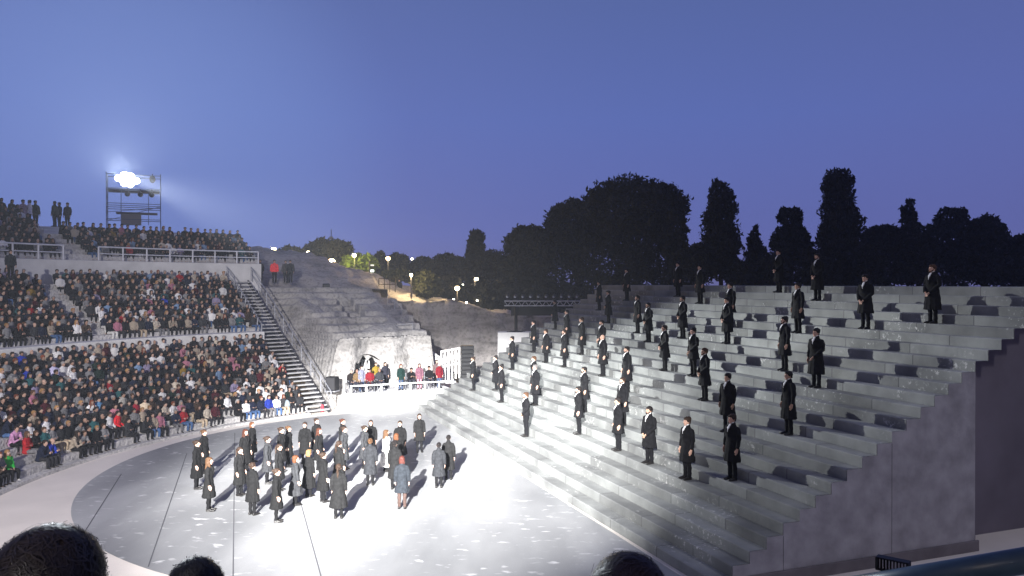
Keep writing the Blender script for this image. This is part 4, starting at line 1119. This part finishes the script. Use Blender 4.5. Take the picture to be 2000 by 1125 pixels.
# ------------------------------------------------------------------ heads of the people seated right in front
def curly(seed, c_, r, n, ln, col, curl=.5):
    """locks of hair: each lock is a bundle of fine strips following one curling path"""
    rg = np.random.default_rng(seed); V_ = []; F_ = []; b0 = 0; c_ = np.array(c_); r = np.array(r); k = 9
    for L_ in range(n//14):
        u = rg.normal(size=3); u[2] = abs(u[2])*1.1-.5*np.linalg.norm(u)*.6; u /= np.linalg.norm(u)
        env = rg.uniform(1.0, 1.10); base_t = np.cross(u, [rg.normal()*.6, rg.choice([-1, 1]), rg.normal()*.6]); base_t /= np.linalg.norm(base_t)
        ph = rg.uniform(0, 6); tw = rg.uniform(.7, 1.5)*rg.choice([-1, 1])
        path = []; p = u*.96; d = base_t.copy()
        for j in range(k):
            path.append(p.copy()); side = np.cross(d, p); side /= np.linalg.norm(side)+1e-9; up_ = p/np.linalg.norm(p)
            d = d+side*math.sin(ph+j*tw)*curl+up_*math.cos(ph+j*tw*1.1)*curl*.22+np.array([0, 0, -.10]); d /= np.linalg.norm(d)
            p = p+d*ln/k/.12; m_ = np.linalg.norm(p)
            lim = .96+(env-.96)*min(1, j/3); p = p/m_*min(max(m_, .95), lim)
        for q_ in range(14):
            off = rg.normal(size=3)*.075; w = rg.uniform(.0008, .0018)/.12; st_ = rg.uniform(0, .25)
            for j in range(k):
                pj = path[j]+off*(1-.75*j/(k-1)); dj = path[min(j+1, k-1)]-path[max(j-1, 0)]; side = np.cross(dj, pj); side /= np.linalg.norm(side)+1e-9
                ww = w*(1-.8*(j/(k-1))**2)
                V_ += [c_+(pj-side*ww)*r, c_+(pj+side*ww)*r]
            for j in range(k-1): a_ = b0+2*j; F_.append((a_, a_+1, a_+3, a_+2))
            b0 += 2*k
    return mesh_np('hair', V_, F_)
HAIRF = bpy.data.materials.new('hair_strands'); HAIRF.use_nodes = True; t = HAIRF.node_tree; p = t.nodes['Principled BSDF']
oi = N(t, 'ShaderNodeObjectInfo'); t.links.new(oi.outputs['Color'], p.inputs['Base Color']); p.inputs['Roughness'].default_value = .5; p.inputs['Specular IOR Level'].default_value = .45
def front_head(x, ytop, Y, label, hc, tcol, curl, r=(.115, .13, .125), seed=1, n=9000, ln=.12):
    top = W(x, ytop, Y); P = POS['lap']; q = Vector((top.x, top.y, top.z-P['hz']-.135))
    o = bpy.data.objects.new('person', P['body']); COL.objects.link(o); o.location = q; o.rotation_euler = (0, 0, math.pi); o.color = (.4, .26, .2, 1)
    tag(o, label, 'person', 'spectators seated just in front of the camera')
    child('jacket', P['top'], o, tcol); child('trousers', SLEG, o, (.02, .02, .03))
    hm = curly(seed, (0, P['hy']+.02, P['hz']+.02), r, n, ln, hc, curl); hm.materials.append(HAIRF)
    child('hair', hm, o, hc)
    m = MB(); m.ball((0, P['hy']+.02, P['hz']+.02), (r[0]*.94, r[1]*.94, r[2]*.94), 24, 16); cp = m.build('scalp', HAIR, o, True); cp.color = (*[c*.5 for c in hc], 1)
    return o
front_head(93, 1044, 2.05, 'person with thick wavy dark-brown hair seated just in front, nearest the sand', (.020, .013, .011), (.02, .02, .02), .55, (.118, .135, .122), 1, 26000, .17)
front_head(381, 1096, 3.1, 'person whose tousled black hair just peeks over the bottom edge', (.008, .007, .008), (.02, .02, .02), .8, (.10, .12, .12), 2, 14000, .10)
front_head(1228, 1096, 2.25, 'person with smooth brown hair peeking up below the foot of the staircase', (.035, .020, .016), (.03, .02, .02), .25, (.105, .13, .12), 3, 22000, .20)

# ------------------------------------------------------------------ blue rail and slotted lamp box near the camera
ra, rb = W(1600, 1161, 1.75), W(2120, 1077, 1.45)
e = empty('guard_rail', ra, 0, 'blue-green painted tube rail crossing the near corner', 'railing')
BLUE = mat('blue_rail_paint', (.035, .065, .085), .35, .15, 30, spec=.6)
b = MB(); b.bar((0, 0, 0), rb-ra, .0242, 24); b.bar(rb-ra, (rb-ra)*1.7, .0242, 24); b.build('tube', BLUE, e, True)
b = MB(); b.bar((rb-ra)*.2, (rb-ra)*.2+Vector((0, 0, -1.1)), .024, 16); b.build('post', BLUE, e, True)
b = MB(); b.bar((rb-ra)*1.5, (rb-ra)*1.5+Vector((0, 0, -1.1)), .024, 16); b.build('post', BLUE, e, True)
dd_ = (rb-ra).normalized(); q = W(1746, 1113, 1.70)
e = empty('step_lamp', q, math.atan2(dd_.y, dd_.x), 'small black slotted lamp box on the blue rail', 'lamp')
b = MB(); wd_ = .066
b.box((0, .006, .008), (wd_, .008, .024)); b.box((0, 0, .0215), (wd_, .022, .003), bev=.001); b.box((0, 0, -.004), (wd_, .022, .003)); 
for x in (-wd_/2+.002, wd_/2-.003): b.box((x, 0, .009), (.005, .022, .026))
b.build('housing', BLACK, e)
b = MB()
for i in range(9): b.box((-wd_/2+.007+.0064*i, -.003, .0088), (.0016 if i < 4 else .0028, .006, .021))
b.build('fins', mat('fin_grey', (.42, .40, .44), .6), e)

# ------------------------------------------------------------------ bag, extinguisher, etc. near the foot of the side steps
q = G(555, 818, .43)
m = MB(); m.tube([Vector((0, 0, .05)), Vector((0, 0, .2)), Vector((0, 0, .40)), Vector((0, .0, .48))], [(.17, .13), (.19, .14), (.15, .11), (.07, .06)], 14)
me = m.fuse('bag', .02); o = mobj('backpack', me, mat('grey_bag', (.20, .24, .27), .8, .2, 8), None, True); o.location = pol(21.66, 136.0, .43); tag(o, 'grey-blue backpack on the front bench near the side steps', 'backpack')
q = G(629, 806, .0); e = empty('fire_extinguisher', q, 0, 'small red bag-like extinguisher at the handrail foot', 'extinguisher')
m = MB(); m.bar((0, 0, .05), (0, 0, .40), .075, 14); m.ball((0, 0, .40), .075); m.build('cylinder', mat('red_paint', (.5, .03, .05), .4), e)
m = MB(); m.bar((0, 0, .48), (0, 0, .56), .03, 8); m.bar((0, 0, .54), (.2, 0, .25), .02, 6); m.build('valve', BLACK, e)

# ------------------------------------------------------------------ trees
LEAF = {}
def leafmat(name, col):
    if name in LEAF: return LEAF[name]
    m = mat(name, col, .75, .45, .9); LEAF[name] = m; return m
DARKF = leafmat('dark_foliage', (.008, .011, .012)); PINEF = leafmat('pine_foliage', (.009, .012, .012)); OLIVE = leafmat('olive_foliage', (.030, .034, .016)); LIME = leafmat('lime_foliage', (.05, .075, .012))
def leaves(blobs, n, size, seed, up=0.0):
    rg = np.random.default_rng(seed); vol = np.array([b[3]*b[4]*b[5] for b in blobs])**.67; pk = rg.choice(len(blobs), n, p=vol/vol.sum()); B = np.array(blobs)[pk]
    u = rg.normal(size=(n, 3)); u /= np.linalg.norm(u, axis=1)[:, None]
    rr_ = rg.uniform(.25, 1, n)**.45
    # lumpy surface: radius varies with direction
    la = .35 if up > 0 else 1.0
    lump = 1+la*.16*np.sin(u[:, 0]*6+B[:, 0]*3)*np.sin(u[:, 1]*5+B[:, 1])*1+la*.12*np.sin(u[:, 2]*9+B[:, 2]*2+u[:, 0]*4)+rg.normal(size=n)*.05
    P = B[:, :3]+u*B[:, 3:6]*(rr_*lump)[:, None]
    a = rg.normal(size=(n, 3)); a[:, 2] = a[:, 2]*(1-up)+up*2.2; a /= np.linalg.norm(a, axis=1)[:, None]
    b_ = np.cross(a, rg.normal(size=(n, 3))); b_ /= np.linalg.norm(b_, axis=1)[:, None]
    s = (size*rg.uniform(.5, 1.3, n))[:, None]
    V_ = np.stack([P-a*s, P+b_*s*.42, P+a*s, P-b_*s*.42], 1).reshape(-1, 3)
    return V_, np.arange(4*n).reshape(-1, 4)
def tree(name, x, ybase_z, Y, blobs_px, label, cat='tree', n=4000, size=.34, lm=DARKF, trunk_r=.25, seed=0, up=0, group='trees behind the theatre', branches=True):
    """blobs in pixels of the photograph at depth Y: (cx, cy, rx, ry)"""
    bx = W(x, YH, Y).x; e = empty(name, (bx, Y, ybase_z), 0, label, cat, group)
    bl = []
    for (cx, cy, rx, ry) in blobs_px:
        q = W(cx, cy, Y); sx, sy = rx*Y/F, ry*Y/F
        dy = rnd.uniform(-.35, .35)*sx
        bl.append((q.x-bx, dy, q.z-ybase_z, sx, sx*.9, sy))
    V_, F_ = leaves(bl, n, size, seed, up)
    mobj('crown', mesh_np('crown', V_, F_), lm, e)
    top = max(b_[2] for b_ in bl); m = MB(); hh = max(.8, top*.75)
    m.tube([Vector((0, 0, -.4)), Vector((.1, 0, hh*.35)), Vector((-.05, 0, hh*.7)), Vector((0, 0, hh))], [trunk_r*1.25, trunk_r, trunk_r*.7, trunk_r*.35], 10)
    if branches:
        for b_ in bl[:9]:
            z0 = min(hh*.9, max(.5, b_[2]*.45)); m.bar((0, 0, z0), (b_[0]*.8, b_[1]*.8, b_[2]), trunk_r*.38, 6, trunk_r*.1)
    m.build('trunk', BARK, e)
    return e
def dome(cx, top, w, h, k=16, seed=0, fill_=True):
    """a rounded crown made of many clumps (pixels)"""
    rg = random.Random(seed); out = []
    for i in range(k):
        t_ = i/(k-1); a = math.pi*t_
        x = cx-math.cos(a)*w*.40; y = top+h*.5-math.sin(a)*h*.30
        r = w*rg.uniform(.11, .17); out.append((x+rg.uniform(-3, 3), y+rg.uniform(-4, 4), r, r*.85))
    if fill_:
        out.append((cx, top+h*.56, w*.40, h*.40))
        for i in range(k//2): out.append((cx+rg.uniform(-.3, .3)*w, top+h*rg.uniform(.4, .75), w*.19, h*.17))
    return out
def column(cx, top, bot, w, k=9, seed=0, taper=.35, full=.45):
    """tapering column of overlapping clumps (pixels)"""
    rg = random.Random(seed); out = []; k = int(k*1.8)
    for i in range(k):
        t_ = i/(k-1); ww = w*.5*(taper+(1-taper)*min(1, t_/full)**.7); y = top+(bot-top)*t_+ww*.3
        out.append((cx+rg.uniform(-.06, .06)*w, y, ww*rg.uniform(.86, 1.0), max((bot-top)/k*.8, ww*.42)))
        if rg.random() < .5: out.append((cx+rg.choice((-1, 1))*ww*.62, y+rg.uniform(-4, 4), ww*.45, ww*.55))
    return out
# the great pine mass behind the truss
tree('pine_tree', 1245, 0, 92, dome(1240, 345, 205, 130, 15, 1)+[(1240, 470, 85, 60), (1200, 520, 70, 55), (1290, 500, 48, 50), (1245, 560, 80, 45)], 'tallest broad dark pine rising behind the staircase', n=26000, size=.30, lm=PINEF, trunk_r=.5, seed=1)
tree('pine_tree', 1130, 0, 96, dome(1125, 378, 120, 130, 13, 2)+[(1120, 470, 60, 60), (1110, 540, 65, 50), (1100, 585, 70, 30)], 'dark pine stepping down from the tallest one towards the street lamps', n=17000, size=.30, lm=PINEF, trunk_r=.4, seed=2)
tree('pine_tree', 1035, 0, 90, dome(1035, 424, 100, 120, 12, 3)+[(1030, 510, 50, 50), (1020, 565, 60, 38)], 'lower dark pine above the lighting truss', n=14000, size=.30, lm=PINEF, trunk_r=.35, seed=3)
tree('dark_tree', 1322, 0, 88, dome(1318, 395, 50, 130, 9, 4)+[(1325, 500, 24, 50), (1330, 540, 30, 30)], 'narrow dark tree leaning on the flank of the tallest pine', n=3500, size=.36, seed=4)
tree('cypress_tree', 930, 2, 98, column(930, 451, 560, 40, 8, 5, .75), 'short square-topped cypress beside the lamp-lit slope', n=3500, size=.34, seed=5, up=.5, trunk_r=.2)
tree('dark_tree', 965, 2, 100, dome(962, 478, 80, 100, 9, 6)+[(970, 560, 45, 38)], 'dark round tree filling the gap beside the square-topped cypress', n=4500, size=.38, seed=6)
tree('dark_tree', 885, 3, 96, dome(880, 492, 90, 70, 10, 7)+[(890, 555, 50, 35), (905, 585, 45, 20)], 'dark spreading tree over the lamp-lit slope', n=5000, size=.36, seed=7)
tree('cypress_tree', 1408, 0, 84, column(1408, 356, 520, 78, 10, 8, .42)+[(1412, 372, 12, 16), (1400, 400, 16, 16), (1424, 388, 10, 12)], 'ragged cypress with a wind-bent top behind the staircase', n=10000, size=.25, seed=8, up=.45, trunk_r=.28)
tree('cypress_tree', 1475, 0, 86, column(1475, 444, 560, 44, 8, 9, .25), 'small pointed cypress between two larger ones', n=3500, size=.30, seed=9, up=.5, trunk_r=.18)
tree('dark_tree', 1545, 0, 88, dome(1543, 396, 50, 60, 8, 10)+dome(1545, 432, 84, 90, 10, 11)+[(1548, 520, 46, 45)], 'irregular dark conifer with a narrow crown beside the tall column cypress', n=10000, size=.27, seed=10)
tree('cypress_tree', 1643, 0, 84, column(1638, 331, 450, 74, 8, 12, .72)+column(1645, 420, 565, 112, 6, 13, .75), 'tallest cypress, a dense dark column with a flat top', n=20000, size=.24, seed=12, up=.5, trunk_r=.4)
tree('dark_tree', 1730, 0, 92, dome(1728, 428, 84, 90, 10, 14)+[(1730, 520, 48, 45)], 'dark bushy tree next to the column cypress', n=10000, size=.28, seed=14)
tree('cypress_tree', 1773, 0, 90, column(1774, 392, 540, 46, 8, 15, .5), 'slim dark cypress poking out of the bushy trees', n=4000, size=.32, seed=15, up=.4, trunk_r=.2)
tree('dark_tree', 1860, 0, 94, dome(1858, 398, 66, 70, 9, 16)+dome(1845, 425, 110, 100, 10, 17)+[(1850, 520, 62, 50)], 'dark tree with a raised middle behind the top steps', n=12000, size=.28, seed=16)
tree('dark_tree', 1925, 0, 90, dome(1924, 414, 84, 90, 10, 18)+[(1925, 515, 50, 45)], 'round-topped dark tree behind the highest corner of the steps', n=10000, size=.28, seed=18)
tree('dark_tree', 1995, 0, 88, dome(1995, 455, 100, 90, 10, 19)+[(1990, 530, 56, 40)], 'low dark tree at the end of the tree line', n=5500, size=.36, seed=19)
for j, (x, top, w) in enumerate(((1365, 470, 60), (1440, 505, 50), (1510, 490, 60), (1590, 480, 50), (1700, 470, 60), (1800, 470, 70))):
    tree('bush', x, 0, 80, dome(x, top, w, 60, 8, 30+j)+[(x, top+50, w*.5, 40)], ['dark bush between the narrow tree and the ragged cypress', 'dark bush between the ragged and the small pointed cypress', 'dark bush between the pointed cypress and the irregular conifer',
          'dark bush at the foot of the tallest cypress', 'dark bush under the bushy tree', 'dark bush under the slim cypress'][j], 'bush', 3000, .3, seed=30+j, trunk_r=.12)
# left: umbrella pine and shrubs on the hill
tree('umbrella_pine', 638, 9.0, 88, dome(638, 467, 92, 50, 14, 40)+[(640, 492, 30, 12), (610, 492, 20, 9), (668, 494, 18, 9)], 'umbrella pine with a flat dome crown on the hill', n=7000, size=.30, lm=PINEF, trunk_r=.3, seed=40)
tree('shrub', 566, 10.0, 82, dome(560, 479, 48, 44, 8, 41)+[(580, 497, 22, 14), (600, 503, 12, 8)], 'dark rounded shrub on the hilltop by the first street lamp', 'shrub', 3500, .25, seed=41, trunk_r=.12)
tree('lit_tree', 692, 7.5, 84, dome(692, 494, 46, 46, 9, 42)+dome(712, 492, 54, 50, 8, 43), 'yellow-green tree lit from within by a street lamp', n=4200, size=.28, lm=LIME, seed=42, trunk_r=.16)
for j, (x, top, w, t_) in enumerate(((742, 489, 30, 'small dark tree between two street lamps'), (777, 490, 44, 'dark tree behind the pale double lamp'), (829, 501, 60, 'dark tree behind the row of far street lamps'), (720, 500, 34, 'dark tree right behind the lit green one'))):
    tree('dark_tree', x, 6.5, 96, dome(x, top, w, 40, 8, 50+j)+[(x, top+35, w*.55, 22)], t_, n=2800, size=.3, seed=50+j, trunk_r=.14)
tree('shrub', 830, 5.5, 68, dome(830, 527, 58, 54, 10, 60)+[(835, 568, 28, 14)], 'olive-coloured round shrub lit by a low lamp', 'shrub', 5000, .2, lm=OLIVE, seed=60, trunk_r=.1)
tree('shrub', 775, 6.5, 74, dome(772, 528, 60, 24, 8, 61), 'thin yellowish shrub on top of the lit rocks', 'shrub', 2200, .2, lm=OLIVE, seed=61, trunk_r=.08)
for j, (x, top, w, Y) in enumerate(((875, 535, 60, 78), (915, 555, 60, 74), (955, 560, 60, 72), (990, 545, 60, 76), (1060, 560, 90, 78), (1140, 560, 90, 80))):
    tree('bush', x, 4.5, Y, dome(x, top, w, 60, 8, 70+j)+[(x, top+38, w*.5, 24)], ['dark bush at the head of the dark slope', 'dark bush above the pale rock wall', 'dark bush near the end of the truss', 'dark bush right behind the first moving light', 'dark bush behind the middle of the truss', 'dark bush behind the stair end of the truss'][j], 'bush', 2800, .27, seed=70+j, trunk_r=.1)

# ------------------------------------------------------------------ street lamps and far lights
def lampglow(name, col, es): return mat(name, (1, 1, 1), .4, emit=col, es=es)
WARM = lampglow('lamp_warm', (1, .74, .38), 22); COOL = lampglow('lamp_pale', (1, .93, .72), 16); TINY = lampglow('lamp_far', (1, .95, .8), 8)
def street_lamp(x, y, Y, r, label, zb, m_, pole=.05, power=0, col=(1, .72, .35), arm=0):
    q = W(x, y, Y); e = empty('street_lamp', (q.x-arm, Y, zb), 0, label, 'street lamp', 'street lamps on the hill')
    h = q.z-zb; b = MB(); b.bar((0, 0, -.3), (0, 0, h-r*.6+(.3 if arm else 0)), pole, 8)
    if arm: b.bar((0, 0, h+.3-r*.6), (arm, 0, h+.15), pole*.7, 6)
    b.build('pole', DARK_METAL, e)
    b = MB(); b.ball((arm, 0, h), (r, r, r*.85), 14, 10); b.build('lantern', m_, e)
    b = MB(); b.bar((arm, 0, h+r*.75), (arm, 0, h+r*.95), r*1.1, 12, r*.3); b.build('lamp_cap', DARK_METAL, e)
    if power:
        l = bpy.data.lights.new('lamp_light', 'POINT'); l.energy = power; l.color = col; l.shadow_soft_size = r
        o = bpy.data.objects.new('lamp_light', l); COL.objects.link(o); o.location = (q.x+(.6 if power > 5000 else 0), Y-r*1.6-(2 if power > 5000 else 0), q.z+(.5 if power > 5000 else 0))
    return e
street_lamp(535, 487, 80, .24, 'glowing warm lamp just beyond the terrace railing end', 9.6, WARM, power=300)
street_lamp(602, 494, 80, .22, 'glowing warm lamp between the hilltop shrub and the umbrella pine', 8.6, WARM, power=300)
street_lamp(648, 511, 72, .30, 'largest and brightest warm lamp in front of the umbrella pine', 7.6, WARM, power=4200)
street_lamp(692, 499, 82.5, .20, 'warm lamp shining inside the yellow-green tree', 6.5, WARM, power=1300, col=(1, .85, .25))
street_lamp(758, 505, 80, .20, 'warm lamp right of the lit green tree', 5.5, WARM, power=500)
street_lamp(803, 537, 66.5, .13, 'small warm lamp low beside the olive-coloured shrub', 5.0, WARM, power=900)
street_lamp(893, 563, 70, .22, 'low warm lamp on the dark slope with a sharp glow', 4.5, WARM, power=700)
street_lamp(931, 545, 78, .17, 'pale lamp on a tall curved pole, nearest the truss', 4.0, COOL, power=700, arm=.2)
street_lamp(805, 506, 100, .16, 'pale far lamp, first of the close pair', 5.0, COOL)
street_lamp(813, 508, 102, .15, 'pale far lamp, second of the close pair', 5.0, COOL)
street_lamp(780, 502, 104, .12, 'faint far lamp on a thin pole between the dark trees', 5.0, COOL)
street_lamp(904, 556, 92, .10, 'faint small lamp on a thin pole over the dark slope', 4.0, TINY)
street_lamp(777, 533, 74, .08, 'tiny lamp among the yellowish shrub', 5.5, TINY)
b = MB(); b.box((0, 0, 0), (.75, .25, .12)); o = b.build('wall_light', COOL); o.location = W(511, 488, 78); tag(o, 'flat pale light just over the end of the terrace wall', 'light')
q = W(726, 528, 70); e = empty('lamp_post', (q.x, 70, 6.0), 0, 'dark post carrying two small square pale lights', 'lamp post')
b = MB(); b.bar((-.2, 0, -.5), (-.2, 0, W(0, 508, 70).z-6), .05, 8); b.build('pole', DARK_METAL, e)
for y_ in (518, 529): b = MB(); b.box((.05, -.02, W(0, y_, 70).z-6), (.30, .08, .20 if y_ == 529 else .12), bev=.02); b.build('light_panel', lampglow('panel', (.8, 1, .95), 2.2 if y_ == 529 else .5), e)
for x, y, Y in ((886, 585, 68), (932, 587, 67), (911, 591, 66)):
    b = MB(); b.ball((0, 0, 0), .09, 8, 6); o = b.build('ground_light', TINY); o.location = W(x, y, Y)
    tag(o, {886: 'small ground light at the foot of the sharp low lamp', 932: 'small ground light below the tall curved pole lamp', 911: 'pale ground light on the path over the recess wall'}[x], 'ground light')
# wooden frames on the lit rocks
for j, (x0, x1) in enumerate(((692, 724), (740, 772))):
    q = W(x0, 566, 66); w_ = (x1-x0)*66/F; e = empty('wooden_frame', q, 0, ['dark open wooden frame nearer the lamp-lit rock face', 'dark open wooden frame nearer the olive shrub'][j], 'frame', 'wooden frames on the lit rocks')
    for i in range(4):
        b = MB(); b.bar((w_*i/3, 0, -.2), (w_*i/3, 0, .95), .035, 6); b.build('post', BARK, e)
    b = MB(); b.bar((0, 0, .95), (w_, 0, .95), .03, 6); b.build('top_rail', BARK, e)
    b = MB(); b.bar((0, 0, .45), (w_, 0, .45), .03, 6); b.build('middle_rail', BARK, e)
# far mast over the pine
q = W(647, 462, 200); e = empty('radio_mast', (q.x, 200, 10), 0, 'thin faraway mast over the umbrella pine', 'mast')
hh = W(647, 448, 200).z-10; b = MB(); b.bar((0, 0, 0), (0, 0, hh), .25, 6, .1); b.build('mast_tube', GREY_METAL, e)
b = MB(); b.box((0, 0, hh*.8), (1.0, .5, .8), bev=.1); b.build('antenna', GREY_METAL, e)
# thin grey posts of the ruin paths
for j, (pts, lb) in enumerate((([W(757, 598, 57.5), W(771, 612, 57), W(785, 624, 56.5)], 'short pale handrail at the upper corner of the rock mass'), ([W(640, 690, 50.0), W(654, 712, 49.4)], 'thin grey handrail over the rock left of the cave'),
                              ([W(641, 668, 51.5), W(690, 664, 52)], 'thin grey rail on the middle rock ledge'), ([W(736, 666, 52.5), W(806, 656, 53)], 'thin grey rail ending at the rock corner'))):
    railing('handrail', pts, .85, lb, GREY_METAL, False, .02)

# ------------------------------------------------------------------ the faintly smoky evening air
b = MB(); b.box((0, 110, 14.9), (420, 340, 32)); hz_ = b.mesh('haze')
hm = bpy.data.materials.new('evening_haze'); hm.use_nodes = True; t = hm.node_tree; t.nodes.clear()
pv = N(t, 'ShaderNodeVolumePrincipled'); ou = N(t, 'ShaderNodeOutputMaterial'); t.links.new(pv.outputs[0], ou.inputs['Volume'])
pv.inputs['Color'].default_value = (.80, .86, 1, 1); pv.inputs['Density'].default_value = .0006; pv.inputs['Anisotropy'].default_value = .35
o = mobj('haze', hz_, hm); tag(o, kind='stuff')
